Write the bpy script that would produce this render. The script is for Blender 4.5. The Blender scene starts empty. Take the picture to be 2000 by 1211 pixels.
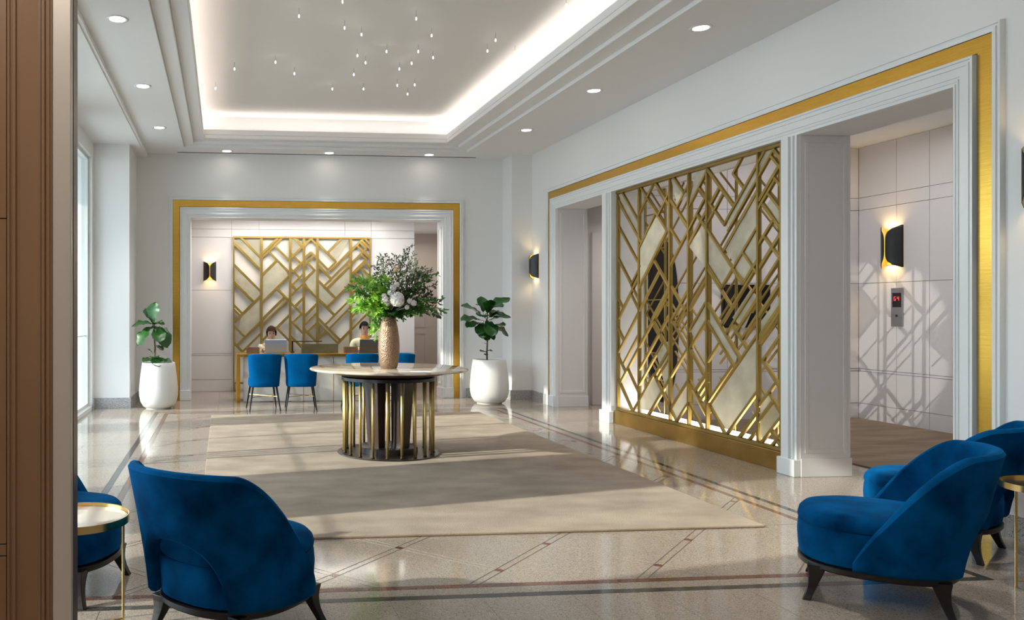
import bpy, bmesh, math, random
from math import sin, cos, pi, radians as R, sqrt, atan2
from mathutils import Vector, Matrix

random.seed(7)
SC = bpy.context.scene
COL = SC.collection

# ------------------------------------------------------------------ camera
F, PX, PY, YAW, CAMZ = 1600.0, 590.0, 606.0, R(5.5), 1.4
cam = bpy.data.cameras.new('camera')
cam.sensor_fit = 'HORIZONTAL'
cam.sensor_width = 36
cam.lens = F / 2000 * 36
cam.shift_x = (1000 - PX) / 2000
cam.shift_y = -(605.5 - PY) / 2000
cam.clip_start = 0.05
cam.clip_end = 200
camo = bpy.data.objects.new('camera', cam)
COL.objects.link(camo)
camo.location = (0, 0, CAMZ)
camo.rotation_euler = (R(90), 0, -YAW)
SC.camera = camo

# ------------------------------------------------------------------ view, world, sun, large lamps
SC.view_settings.view_transform = 'Standard'
SC.view_settings.look = 'None'
SC.view_settings.gamma = 1
SC.view_settings.use_curve_mapping = False
SC.view_settings.exposure = 0.45
SC.cycles.use_denoising = True
SC.cycles.max_bounces = 10
SC.cycles.diffuse_bounces = 5
SC.cycles.glossy_bounces = 4
SC.cycles.transparent_max_bounces = 12
SC.cycles.caustics_reflective = False
SC.cycles.caustics_refractive = False
SC.cycles.sample_clamp_indirect = 6

world = bpy.data.worlds.new('world')
SC.world = world
world.use_nodes = True
bg = world.node_tree.nodes['Background']
bg.inputs[0].default_value = (0.74, 0.87, 1.0, 1)
bg.inputs[1].default_value = 5.0

def lamp(name, kind, loc, energy, color=(1, 1, 1), parent=None, **kw):
    l = bpy.data.lights.new(name, kind)
    l.energy = energy
    l.color = color
    for k, v in kw.items():
        if k not in ('direction',):
            setattr(l, k, v)
    o = bpy.data.objects.new(name, l)
    COL.objects.link(o)
    o.location = loc
    if 'direction' in kw:
        o.rotation_euler = Vector(kw['direction']).to_track_quat('-Z', 'Y').to_euler()
    if parent:
        o.parent = parent
    return o

SUN_AZ, SUN_EL = R(77), R(21)
lamp('sun', 'SUN', (-8, 4, 6), 4.5, (1.0, 0.93, 0.82), angle=R(0.9),
     direction=(sin(SUN_AZ) * cos(SUN_EL), cos(SUN_AZ) * cos(SUN_EL), -sin(SUN_EL)))
WARM = (1.0, 0.955, 0.90)
# cove tubes lying on the ledge of the ceiling tray, shining up
CX0, CX1, CY0, CY1 = -0.50, 3.52, 4.60, 12.22      # walls of the tray above the ledge
for nm, loc, sx, d in (('cove_tube', ((CX0 + CX1) / 2, CY1 - .10, 4.02), CX1 - CX0 - .2, (0, -.8, 1)),
                       ('cove_tube', (CX0 + .10, (CY0 + CY1) / 2, 4.0), CY1 - CY0 - .2, (.8, 0, 1)),
                       ('cove_tube', (CX1 - .10, (CY0 + CY1) / 2, 4.0), CY1 - CY0 - .2, (-.8, 0, 1)),
                       ('cove_tube', ((CX0 + CX1) / 2, CY0 + .10, 4.0), CX1 - CX0 - .2, (0, .8, 1))):
    o = lamp(nm, 'AREA', loc, 1.35 * sx, (1.0, 0.91, 0.84), shape='RECTANGLE', size=sx, size_y=.03, direction=d)
# area lamps added as fill in the rooms around the hall, no fixtures
lamp('lobby_panel', 'AREA', (6.9, 7.6, 3.42), 22, (1.0, .96, .96), shape='RECTANGLE', size=1.6, size_y=3.5, direction=(0, 0, -1))
lamp('passage_panel', 'AREA', (6.6, 10.9, 2.7), 14, (1.0, .93, .88), shape='RECTANGLE', size=1.4, size_y=.5, direction=(0, 0, -1))
lamp('reception_panel', 'AREA', (1.4, 13.35, 2.9), 46, WARM, shape='RECTANGLE', size=3.2, size_y=.3, direction=(0, .12, -1))
lamp('corridor_panel', 'AREA', (3.9, 15.4, 2.8), 8, WARM, shape='RECTANGLE', size=.8, size_y=1.2, direction=(0, 0, -1))
lamp('entry_panel', 'AREA', (-.9, .7, 3.4), 19, (1.0, .95, .88), shape='RECTANGLE', size=1.0, size_y=.8, direction=(.1, .55, -1))  # added out of view to brighten the near jamb
lamp('entry_panel', 'AREA', (2.2, .2, 3.7), 20, (.97, .98, 1.0), shape='RECTANGLE', size=3.0, size_y=2.0, direction=(0, .25, -1))  # added behind the camera as soft fill

# ------------------------------------------------------------------ pixel helpers (points of the photograph set on real planes)
CT, ST = cos(YAW), sin(YAW)
def ray(u, v):
    xc = (u - PX) / F
    return (xc * CT + ST, CT - xc * ST, (PY - v) / F)
def onZ(u, v, z=0.0):
    d = ray(u, v); t = (z - CAMZ) / d[2]
    return Vector((d[0] * t, d[1] * t, z))
def onX(u, v, X):
    d = ray(u, v); t = X / d[0]
    return Vector((X, d[1] * t, CAMZ + d[2] * t))
def onY(u, v, Y):
    d = ray(u, v); t = Y / d[1]
    return Vector((d[0] * t, Y, CAMZ + d[2] * t))

# ------------------------------------------------------------------ materials
def new_mat(name):
    m = bpy.data.materials.new(name)
    m.use_nodes = True
    nt = m.node_tree
    b = nt.nodes['Principled BSDF']
    return m, nt, b
def setp(b, **k):
    for n, v in k.items():
        key = {'color': 'Base Color', 'rough': 'Roughness', 'metal': 'Metallic', 'spec': 'Specular IOR Level',
               'coat': 'Coat Weight', 'sheen': 'Sheen Weight', 'sheen_rough': 'Sheen Roughness', 'alpha': 'Alpha',
               'aniso': 'Anisotropic', 'ior': 'IOR', 'sss': 'Subsurface Weight', 'trans': 'Transmission Weight'}[n]
        if isinstance(v, tuple) and len(v) == 3:
            v = v + (1,)
        b.inputs[key].default_value = v
def plain(name, color, rough=.5, **k):
    m, nt, b = new_mat(name)
    setp(b, color=color, rough=rough, **k)
    return m
def noise_mat(name, c1, c2, scale=5, rough=.5, detail=4, stretch=(1, 1, 1), lo=.35, hi=.65, bump=0, bscale=None, kind='NOISE', **k):
    m, nt, b = new_mat(name)
    setp(b, rough=rough, **k)
    tc = nt.nodes.new('ShaderNodeTexCoord')
    mp = nt.nodes.new('ShaderNodeMapping')
    mp.inputs['Scale'].default_value = stretch
    nt.links.new(tc.outputs['Object'], mp.inputs['Vector'])
    n = nt.nodes.new('ShaderNodeTexNoise')
    n.inputs['Scale'].default_value = scale
    n.inputs['Detail'].default_value = detail
    nt.links.new(mp.outputs[0], n.inputs['Vector'])
    r = nt.nodes.new('ShaderNodeValToRGB')
    r.color_ramp.elements[0].position = lo
    r.color_ramp.elements[1].position = hi
    r.color_ramp.elements[0].color = c1 + (1,)
    r.color_ramp.elements[1].color = c2 + (1,)
    nt.links.new(n.outputs[0], r.inputs[0])
    nt.links.new(r.outputs[0], b.inputs['Base Color'])
    if bump:
        n2 = nt.nodes.new('ShaderNodeTexNoise')
        n2.inputs['Scale'].default_value = bscale or scale * 4
        n2.inputs['Detail'].default_value = 3
        nt.links.new(mp.outputs[0], n2.inputs['Vector'])
        bp = nt.nodes.new('ShaderNodeBump')
        bp.inputs['Strength'].default_value = bump
        bp.inputs['Distance'].default_value = .01
        nt.links.new(n2.outputs[0], bp.inputs['Height'])
        nt.links.new(bp.outputs[0], b.inputs['Normal'])
    return m
def emit(name, color, strength):
    m, nt, b = new_mat(name)
    setp(b, color=(.02, .02, .02))
    b.inputs['Emission Color'].default_value = color + (1,)
    b.inputs['Emission Strength'].default_value = strength
    return m
def terrazzo(name, base, dark, light, rough=.09, scale=220):
    """polished granite: fine speckle of dark and pale grains, with a slow drift of tone"""
    m, nt, b = new_mat(name)
    setp(b, rough=rough, spec=.6)
    tc = nt.nodes.new('ShaderNodeTexCoord')
    geo = nt.nodes.new('ShaderNodeNewGeometry')
    v = nt.nodes.new('ShaderNodeTexVoronoi')
    v.inputs['Scale'].default_value = scale
    nt.links.new(geo.outputs['Position'], v.inputs['Vector'])
    sep = nt.nodes.new('ShaderNodeSeparateColor')
    nt.links.new(v.outputs['Color'], sep.inputs[0])
    r = nt.nodes.new('ShaderNodeValToRGB')
    e = r.color_ramp.elements
    e[0].position = 0; e[0].color = dark + (1,)
    e[1].position = 1; e[1].color = light + (1,)
    x = e.new(.25); x.color = base + (1,)
    x = e.new(.8); x.color = base + (1,)
    nt.links.new(sep.outputs[0], r.inputs[0])
    n = nt.nodes.new('ShaderNodeTexNoise')
    n.inputs['Scale'].default_value = 1.3
    nt.links.new(geo.outputs['Position'], n.inputs['Vector'])
    mr = nt.nodes.new('ShaderNodeMapRange')
    mr.inputs[3].default_value = .9; mr.inputs[4].default_value = 1.08
    nt.links.new(n.outputs[0], mr.inputs[0])
    mx = nt.nodes.new('ShaderNodeVectorMath'); mx.operation = 'SCALE'
    nt.links.new(r.outputs[0], mx.inputs[0]); nt.links.new(mr.outputs[0], mx.inputs['Scale'])
    nt.links.new(mx.outputs[0], b.inputs['Base Color'])
    return m
def marble(name, c1, c2, scale=2.0, rough=.07, dist=5.0):
    m, nt, b = new_mat(name)
    setp(b, rough=rough)
    tc = nt.nodes.new('ShaderNodeTexCoord')
    w = nt.nodes.new('ShaderNodeTexWave')
    w.inputs['Scale'].default_value = scale
    w.inputs['Distortion'].default_value = dist
    w.inputs['Detail'].default_value = 4
    w.bands_direction = 'DIAGONAL'
    nt.links.new(tc.outputs['Object'], w.inputs['Vector'])
    r = nt.nodes.new('ShaderNodeValToRGB')
    r.color_ramp.elements[0].position = 0; r.color_ramp.elements[0].color = c2 + (1,)
    r.color_ramp.elements[1].position = .28; r.color_ramp.elements[1].color = c1 + (1,)
    nt.links.new(w.outputs[0], r.inputs[0])
    nt.links.new(r.outputs[0], b.inputs['Base Color'])
    return m
def clear_glass(name, tint=(1, 1, 1), refl=.1, rough=.02, veil=0, veilc=(.8, .8, .7)):
    m = bpy.data.materials.new(name); m.use_nodes = True
    nt = m.node_tree; nt.nodes.clear()
    out = nt.nodes.new('ShaderNodeOutputMaterial')
    tr = nt.nodes.new('ShaderNodeBsdfTransparent'); tr.inputs[0].default_value = tint + (1,)
    gl = nt.nodes.new('ShaderNodeBsdfGlossy'); gl.inputs['Roughness'].default_value = rough
    fr = nt.nodes.new('ShaderNodeLayerWeight'); fr.inputs[0].default_value = refl
    mx = nt.nodes.new('ShaderNodeMixShader')
    mn = nt.nodes.new('ShaderNodeMath'); mn.operation = 'MINIMUM'; mn.inputs[1].default_value = .3
    nt.links.new(fr.outputs['Fresnel'], mn.inputs[0]); nt.links.new(mn.outputs[0], mx.inputs[0])
    nt.links.new(tr.outputs[0], mx.inputs[1]); nt.links.new(gl.outputs[0], mx.inputs[2])
    last = mx
    if veil:
        df = nt.nodes.new('ShaderNodeBsdfDiffuse')
        tc = nt.nodes.new('ShaderNodeNewGeometry')
        n = nt.nodes.new('ShaderNodeTexNoise'); n.inputs['Scale'].default_value = 6; n.inputs['Detail'].default_value = 6
        nt.links.new(tc.outputs['Position'], n.inputs['Vector'])
        r = nt.nodes.new('ShaderNodeValToRGB')
        r.color_ramp.elements[0].position = .3; r.color_ramp.elements[1].position = .7
        r.color_ramp.elements[0].color = tuple(c * .75 for c in veilc) + (1,)
        r.color_ramp.elements[1].color = veilc + (1,)
        nt.links.new(n.outputs[0], r.inputs[0]); nt.links.new(r.outputs[0], df.inputs[0])
        tl = nt.nodes.new('ShaderNodeBsdfTranslucent'); nt.links.new(r.outputs[0], tl.inputs[0])
        ad = nt.nodes.new('ShaderNodeMixShader'); ad.inputs[0].default_value = .4
        nt.links.new(df.outputs[0], ad.inputs[1]); nt.links.new(tl.outputs[0], ad.inputs[2])
        m2 = nt.nodes.new('ShaderNodeMixShader'); m2.inputs[0].default_value = veil
        nt.links.new(last.outputs[0], m2.inputs[1]); nt.links.new(ad.outputs[0], m2.inputs[2])
        last = m2
    nt.links.new(last.outputs[0], out.inputs[0])
    return m

WALLW = plain('wall_paint', (.79, .787, .78), .55)
CEILW = plain('ceiling_paint', (.80, .80, .80), .6)
TRIMW = plain('trim_enamel', (.77, .79, .79), .3)
PANELW = plain('panel_lacquer', (.74, .715, .715), .28)
GAPW = plain('panel_joint', (.38, .35, .33), .6)
GRAN = terrazzo('polished_granite', (.375, .315, .26), (.17, .135, .11), (.53, .46, .40))
GRANB = terrazzo('grey_granite', (.38, .38, .38), (.14, .14, .15), (.55, .55, .55), rough=.25, scale=140)
GROUT = plain('grout', (.16, .13, .11), .5)
REDG = terrazzo('red_granite', (.17, .075, .055), (.08, .03, .025), (.25, .13, .10), rough=.1)
DARKG = terrazzo('dark_granite', (.06, .06, .058), (.02, .02, .02), (.11, .11, .10), rough=.1)
BROWNG = terrazzo('brown_granite', (.15, .065, .04), (.07, .03, .02), (.22, .11, .07), rough=.1)
BRASS = noise_mat('brushed_brass', (.66, .38, .06), (.76, .46, .09), 8, .27, stretch=(1, 1, 30), metal=1.0)
BRASSB = plain('bright_brass', (.86, .62, .26), .22, metal=1.0)
BRASSR = plain('rod_brass', (.64, .48, .18), .38, metal=.8)
BRASSD = noise_mat('aged_brass', (.27, .18, .04), (.38, .265, .075), 3, .42, metal=.7)
BRASSP = noise_mat('bronze_plinth', (.36, .22, .05), (.45, .28, .08), 4, .3, metal=.9)
PANE = clear_glass('textured_glass', (.97, .96, .92), .25, .12, veil=.50, veilc=(.80, .76, .62))
WGLASS = clear_glass('window_glass', (.94, .97, .96), .12, .01)
CARPET = noise_mat('wool_carpet', (.225, .15, .088), (.44, .34, .24), 2.2, .95, detail=9, stretch=(1, 1.6, 1), lo=.25, hi=.75, bump=.7, bscale=160, sheen=.2)
CARPET2 = noise_mat('lobby_carpet', (.27, .20, .14), (.38, .29, .21), 3, .95, detail=8, stretch=(.5, 2, 1), bump=.6, bscale=160)
def velvet(name, c1, c2):
    m, nt, b = new_mat(name)
    setp(b, rough=.75, sheen=.22, sheen_rough=.4, spec=.02)
    b.inputs['Sheen Tint'].default_value = (.02, .35, .85, 1)
    tc = nt.nodes.new('ShaderNodeTexCoord')
    n = nt.nodes.new('ShaderNodeTexNoise'); n.inputs['Scale'].default_value = 5; n.inputs['Detail'].default_value = 5
    nt.links.new(tc.outputs['Object'], n.inputs['Vector'])
    r = nt.nodes.new('ShaderNodeValToRGB')
    r.color_ramp.elements[0].position = .3; r.color_ramp.elements[1].position = .72
    r.color_ramp.elements[0].color = c1 + (1,); r.color_ramp.elements[1].color = c2 + (1,)
    nt.links.new(n.outputs[0], r.inputs[0]); nt.links.new(r.outputs[0], b.inputs['Base Color'])
    return m
VELVET = velvet('blue_velvet', (.0002, .020, .070), (.0004, .092, .26))
BLUEFAB = velvet('blue_upholstery', (.0004, .060, .19), (.0006, .090, .26))
DWOOD = noise_mat('dark_stained_wood', (.008, .006, .006), (.018, .013, .012), 6, .32, stretch=(1, 1, .2))
BLACKM = plain('black_metal', (.012, .012, .013), .35, metal=.6)
BRONZED = noise_mat('dark_bronze', (.05, .038, .028), (.085, .062, .045), 5, .3, metal=.7)
WALNUT = noise_mat('dark_walnut', (.02, .011, .008), (.045, .024, .016), 7, .35, stretch=(1, 1, .15))
MARBLE = marble('cream_marble', (.68, .58, .47), (.42, .33, .25), 1.6, .06, 7)
MARBLEW = marble('white_marble', (.78, .75, .69), (.62, .57, .49), 1.2, .12, 9)
POTW = plain('white_glaze', (.70, .70, .68), .3)
SOIL = noise_mat('soil', (.03, .02, .012), (.07, .05, .03), 60, .9)
LEAF = noise_mat('fig_leaf', (.008, .05, .010), (.022, .11, .018), 6, .35, spec=.4)
STEMM = noise_mat('stem_bark', (.10, .065, .035), (.18, .13, .08), 20, .7)
FERN = noise_mat('bright_fern', (.13, .39, .025), (.42, .72, .08), 14, .5)
FERN2 = noise_mat('mid_green_fern', (.04, .16, .02), (.12, .32, .05), 14, .5)
SPRIG = noise_mat('olive_sprig', (.045, .075, .028), (.13, .17, .08), 18, .6)
SPRIGL = noise_mat('grey_green_sprig', (.24, .30, .13), (.42, .48, .27), 18, .6)
PETAL = noise_mat('white_petal', (.80, .76, .72), (.92, .90, .87), 9, .6)
PEACH = noise_mat('yellow_bloom', (.75, .45, .12), (.85, .65, .30), 9, .6)
def vase_mat():
    m, nt, b = new_mat('hammered_bronze')
    setp(b, rough=.36, metal=.55)
    tc = nt.nodes.new('ShaderNodeTexCoord')
    mp = nt.nodes.new('ShaderNodeMapping'); mp.inputs['Scale'].default_value = (1, 1, .75)
    nt.links.new(tc.outputs['Object'], mp.inputs[0])
    v = nt.nodes.new('ShaderNodeTexVoronoi'); v.inputs['Scale'].default_value = 95
    nt.links.new(mp.outputs[0], v.inputs['Vector'])
    bp = nt.nodes.new('ShaderNodeBump'); bp.inputs['Strength'].default_value = .7; bp.inputs['Distance'].default_value = .006
    nt.links.new(v.outputs['Distance'], bp.inputs['Height']); nt.links.new(bp.outputs[0], b.inputs['Normal'])
    r = nt.nodes.new('ShaderNodeValToRGB')
    r.color_ramp.elements[0].color = (.15, .085, .05, 1); r.color_ramp.elements[1].color = (.34, .22, .14, 1)
    r.color_ramp.elements[1].position = .6
    nt.links.new(v.outputs['Distance'], r.inputs[0]); nt.links.new(r.outputs[0], b.inputs['Base Color'])
    return m
VASEM = vase_mat()
BROWNP = noise_mat('brown_lacquer', (.27, .143, .068), (.30, .16, .078), 3, .38)
CHAMP = noise_mat('champagne_metal', (.74, .63, .53), (.78, .68, .58), 4, .32, stretch=(1, 1, .1), metal=.35)
BRONZEJ = plain('bronze_edge', (.16, .11, .08), .35, metal=.5)
SCBLACK = plain('sconce_black', (.010, .010, .012), .42)
SCGOLD = plain('sconce_gold', (.85, .58, .10), .35, metal=.6)
SCGLOW = emit('sconce_glow', (1.0, .52, .06), 1.25)
LENS = emit('downlight_lens', (1.0, .94, .84), 14)
STARM = emit('crystal_light', (1.0, .95, .88), 9)
STRIPL = emit('screen_light_strip', (1.0, .92, .80), 8)
SKIN = plain('skin', (.62, .38, .27), .5, sss=.05)
HAIRW = plain('brown_hair', (.045, .018, .012), .75, spec=.1)
HAIRM = plain('black_hair', (.010, .009, .010), .7, spec=.1)
BLOUSE = plain('cream_cloth', (.80, .72, .52), .8)
VEST = plain('tan_cloth', (.50, .36, .22), .8)
SCARF = plain('orange_scarf', (.72, .32, .05), .7)
YSCARF = plain('lime_scarf', (.55, .55, .12), .7)
DTROUS = plain('dark_trousers', (.03, .03, .035), .8)
SILVER = plain('silver_case', (.62, .63, .65), .3, metal=.6)
GUNM = plain('gunmetal_case', (.16, .15, .15), .3, metal=.7)
SCREENB = plain('black_screen', (.008, .008, .009), .12)
STEEL = plain('brushed_steel', (.35, .35, .36), .35, metal=.8)
REDLED = emit('red_led', (1.0, .05, .05), 1.6)
LEATHER = noise_mat('tan_leather', (.22, .11, .05), (.30, .16, .08), 8, .5)
OLIVEB = noise_mat('olive_brass', (.20, .16, .07), (.26, .21, .10), 5, .4, metal=.4)
PAVE = noise_mat('pavement', (.42, .41, .39), (.5, .49, .47), 3, .8)
LIP = plain('lips', (.5, .16, .14), .5)
EYE = plain('eye_dark', (.02, .015, .012), .3)
DARKMIR = plain('smoked_mirror', (.02, .016, .013), .08)
NICHE = plain('niche_lacquer', (.74, .70, .62), .4)
BEIGEW = plain('beige_lacquer', (.56, .49, .42), .35)

# ------------------------------------------------------------------ mesh builder
class MB:
    def __init__(s): s.v = []; s.f = []
    def add(s, vs, fs):
        n = len(s.v); s.v += [tuple(p) for p in vs]; s.f += [tuple(i + n for i in f) for f in fs]; return s
    def box(s, x0, x1, y0, y1, z0, z1):
        return s.add([(x0, y0, z0), (x1, y0, z0), (x1, y1, z0), (x0, y1, z0), (x0, y0, z1), (x1, y0, z1), (x1, y1, z1), (x0, y1, z1)],
                     [(0, 3, 2, 1), (4, 5, 6, 7), (0, 1, 5, 4), (1, 2, 6, 5), (2, 3, 7, 6), (3, 0, 4, 7)])
    def rings(s, rings, closed=True, cap0=True, cap1=True):
        n = len(rings[0]); vs = [p for r in rings for p in r]; fs = []
        for i in range(len(rings) - 1):
            for j in range(n if closed else n - 1):
                k = (j + 1) % n
                fs.append((i * n + j, i * n + k, (i + 1) * n + k, (i + 1) * n + j))
        if cap0: fs.append(tuple(reversed(range(n))))
        if cap1: fs.append(tuple(range((len(rings) - 1) * n, len(rings) * n)))
        return s.add(vs, fs)
    def lathe(s, prof, n=32, c=(0, 0), caps=(False, False)):
        return s.rings([[(c[0] + r * cos(2 * pi * k / n), c[1] + r * sin(2 * pi * k / n), z) for k in range(n)] for r, z in prof], True, *caps)
    def cyl(s, x, y, z0, z1, r, n=16, r1=None):
        return s.lathe([(r, z0), (r if r1 is None else r1, z1)], n, (x, y), (True, True))
    def tube(s, pts, r, n=8):
        pts = [Vector(p) for p in pts]; rings = []
        rr = r if isinstance(r, (list, tuple)) else [r] * len(pts)
        for i, p in enumerate(pts):
            t = (pts[min(i + 1, len(pts) - 1)] - pts[max(i - 1, 0)]).normalized()
            a = Vector((0, 0, 1)) if abs(t.z) < .9 else Vector((1, 0, 0))
            e1 = t.cross(a).normalized(); e2 = t.cross(e1)
            rings.append([tuple(p + (e1 * cos(2 * pi * k / n) + e2 * sin(2 * pi * k / n)) * rr[i]) for k in range(n)])
        return s.rings(rings)
    def prism(s, poly, z0, z1):
        n = len(poly)
        return s.add([(x, y, z0) for x, y in poly] + [(x, y, z1) for x, y in poly],
                     [tuple(reversed(range(n))), tuple(range(n, 2 * n))] + [(i, (i + 1) % n, n + (i + 1) % n, n + i) for i in range(n)])
    def mesh(s, name, mat, smooth=False):
        me = bpy.data.meshes.new(name); me.from_pydata(s.v, [], s.f)
        bm = bmesh.new(); bm.from_mesh(me); bmesh.ops.recalc_face_normals(bm, faces=bm.faces[:]); bm.to_mesh(me); bm.free()
        if mat: me.materials.append(mat)
        if smooth:
            me.polygons.foreach_set('use_smooth', [True] * len(me.polygons))
        me.update(); return me
    def build(s, name, mat, parent=None, smooth=False, bevel=0, sub=0, segs=2):
        o = bpy.data.objects.new(name, s.mesh(name, mat, smooth)); COL.objects.link(o)
        if parent: o.parent = parent
        if bevel:
            m = o.modifiers.new('bevel', 'BEVEL'); m.width = bevel; m.segments = segs; m.limit_method = 'ANGLE'; m.angle_limit = R(40)
        if sub:
            m = o.modifiers.new('subdivision', 'SUBSURF'); m.levels = sub; m.render_levels = sub
        if smooth and not sub:
            try:
                m2 = o.data; m2.set_sharp_from_angle(angle=R(40))
            except Exception: pass
        return o
def inst(name, me, parent, mtx):
    o = bpy.data.objects.new(name, me); COL.objects.link(o)
    if parent: o.parent = parent
    o.matrix_local = mtx
    return o
def thing(name, label, cat, loc=(0, 0, 0), rz=0, group=None):
    o = bpy.data.objects.new(name, None); COL.objects.link(o)
    o.empty_display_size = .1
    o.location = loc; o.rotation_euler = (0, 0, rz)
    o['label'] = label; o['category'] = cat
    if group: o['group'] = group
    return o
def tag(o, label, cat, group=None):
    o['label'] = label; o['category'] = cat
    if group: o['group'] = group
    return o
def struct(o):
    o['kind'] = 'structure'; return o
def copy_thing(src, loc, rz, label, scale=None):
    c = src.copy(); COL.objects.link(c); c.location = loc; c.rotation_euler = (0, 0, rz); c['label'] = label
    if scale: c.scale = scale
    for ch in list(src.children):
        d = ch.copy(); COL.objects.link(d); d.parent = c
        for g in list(ch.children):
            e = g.copy(); COL.objects.link(e); e.parent = d
    return c

# ------------------------------------------------------------------ floor
HX, HY = .448, .46
NX0, NY0 = 1.482, 4.291
RX0, RX1, RY0, RY1 = -.76, 3.82, 4.06, 11.22        # centre lines of the red band
DX0, DX1, DY0, DY1 = -.905, 3.965, 3.915, 11.37     # and of the dark band
CPX0, CPX1, CPY0, CPY1 = -.156, 3.475, 4.965, 10.90  # carpet
LX, RXW, BY = -1.84, 4.815, 12.85                   # left wall, right wall, back wall
J = .0032
floor = MB().box(-3.2, 10.5, -3.2, 18.0, -.15, -.0012).build('floor', GROUT); struct(floor)
def clip(poly, x0, x1, y0, y1):
    for ax, lim, sg in ((0, x0, 1), (0, x1, -1), (1, y0, 1), (1, y1, -1)):
        out = []
        for i in range(len(poly)):
            a, b = poly[i], poly[(i + 1) % len(poly)]
            da, db = sg * (a[ax] - lim), sg * (b[ax] - lim)
            if da >= 0: out.append(a)
            if da * db < 0:
                t = da / (da - db); out.append((a[0] + (b[0] - a[0]) * t, a[1] + (b[1] - a[1]) * t))
        poly = out
        if len(poly) < 3: return None
    A = abs(sum(poly[i][0] * poly[(i + 1) % len(poly)][1] - poly[(i + 1) % len(poly)][0] * poly[i][1] for i in range(len(poly)))) / 2
    return poly if A > 2e-4 else None
def tile(name, poly, mat):
    MB().prism(poly, -.0015, 0).build(name, mat, floor)
BW = .026
field = [(RX0 + BW, RX1 - BW, RY0 + BW, CPY0 + .06), (RX0 + BW, RX1 - BW, CPY1 - .06, RY1 - BW),
         (RX0 + BW, CPX0 + .06, CPY0 + .06 + 2 * J, CPY1 - .06 - 2 * J), (CPX1 - .06, RX1 - BW, CPY0 + .06 + 2 * J, CPY1 - .06 - 2 * J)]
SQ = .030
for (x0, x1, y0, y1) in field:
    i0, i1 = int((x0 - NX0) / HX) - 2, int((x1 - NX0) / HX) + 2
    j0, j1 = int((y0 - NY0) / HY) - 2, int((y1 - NY0) / HY) + 2
    for i in range(i0, i1 + 1):
        for j in range(j0, j1 + 1):
            cx, cy = NX0 + i * HX, NY0 + j * HY
            if (i + j) % 2 == 0:
                p = clip([(cx + SQ, cy), (cx, cy + SQ), (cx - SQ, cy), (cx, cy - SQ)], x0, x1, y0, y1)
                if p: tile('inlay', p, BROWNG)
                for sx in (1, -1):
                    ex, ey = cx + sx * HX, cy + HY
                    a, b2 = SQ / 2 + J * .7, SQ / 2 - J * .7
                    q = [(cx + sx * a * 1.0 + sx * b2, cy + a - b2), (cx + sx * a - sx * b2, cy + a + b2),
                         (ex - sx * a - sx * b2, ey - a + b2), (ex - sx * a + sx * b2, ey - a - b2)]
                    p = clip(q, x0, x1, y0, y1)
                    if p: tile('strip', p, GRAN)
            else:
                s = SQ + 1.5 * J
                p = clip([(cx + HX - s, cy), (cx, cy + HY - s), (cx - HX + s, cy), (cx, cy - HY + s)], x0, x1, y0, y1)
                if p: tile('tile', p, GRAN)
def band(x0, x1, y0, y1, w, mat):
    h = w / 2
    def run(a0, a1, horiz, c):
        n = max(1, round((a1 - a0) / .9)); st = (a1 - a0) / n
        for k in range(n):
            p, q = a0 + k * st + J / 2, a0 + (k + 1) * st - J / 2
            tile('band', [(p, c - h), (q, c - h), (q, c + h), (p, c + h)] if horiz else [(c - h, p), (c + h, p), (c + h, q), (c - h, q)], mat)
    run(x0 - h, x1 + h, True, y0); run(x0 - h, x1 + h, True, y1)
    run(y0 + h, y1 - h, False, x0); run(y0 + h, y1 - h, False, x1)
band(RX0, RX1, RY0, RY1, 2 * BW - J, REDG)
band(DX0, DX1, DY0, DY1, 2 * BW - J, DARKG)
# plain course between the two bands
def course(x0, x1, y0, y1, st, name='tile', mat=None, off=0, offy=0):
    nx, ny = max(1, round((x1 - x0) / st)), max(1, round((y1 - y0) / st))
    for a in range(nx):
        for b in range(ny):
            xa, xb = x0 + (x1 - x0) * a / nx, x0 + (x1 - x0) * (a + 1) / nx
            ya, yb = y0 + (y1 - y0) * b / ny, y0 + (y1 - y0) * (b + 1) / ny
            tile(name, [(xa + J / 2, ya + J / 2), (xb - J / 2, ya + J / 2), (xb - J / 2, yb - J / 2), (xa + J / 2, yb - J / 2)], mat or GRAN)
g = BW
course(DX0 + g, DX1 - g, DY0 + g, RY0 - g, .9); course(DX0 + g, DX1 - g, RY1 + g, DY1 - g, .9)
course(DX0 + g, RX0 - g, RY0 - g, RY1 + g, .9); course(RX1 + g, DX1 - g, RY0 - g, RY1 + g, .9)
# border field outside the dark band
course(LX - .1, 4.9, 2.1, DY0 - g, .46); course(LX - .1, 4.9, DY1 + g, 12.95, .60)
course(LX - .1, DX0 - g, DY0 - g, DY1 + g, .62); course(DX1 + g, 4.9, DY0 - g, DY1 + g, .62)
# large slabs of the neighbouring rooms
course(-3.1, 5.0, 12.95, 14.3, 1.0, 'slab'); course(-3.1, 8.6, -3.1, 2.1, 1.2, 'slab'); course(4.9, 8.6, 2.1, 12.2, 1.2, 'slab')
course(2.6, 5.4, 14.3, 17.0, 1.2, 'slab')

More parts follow.
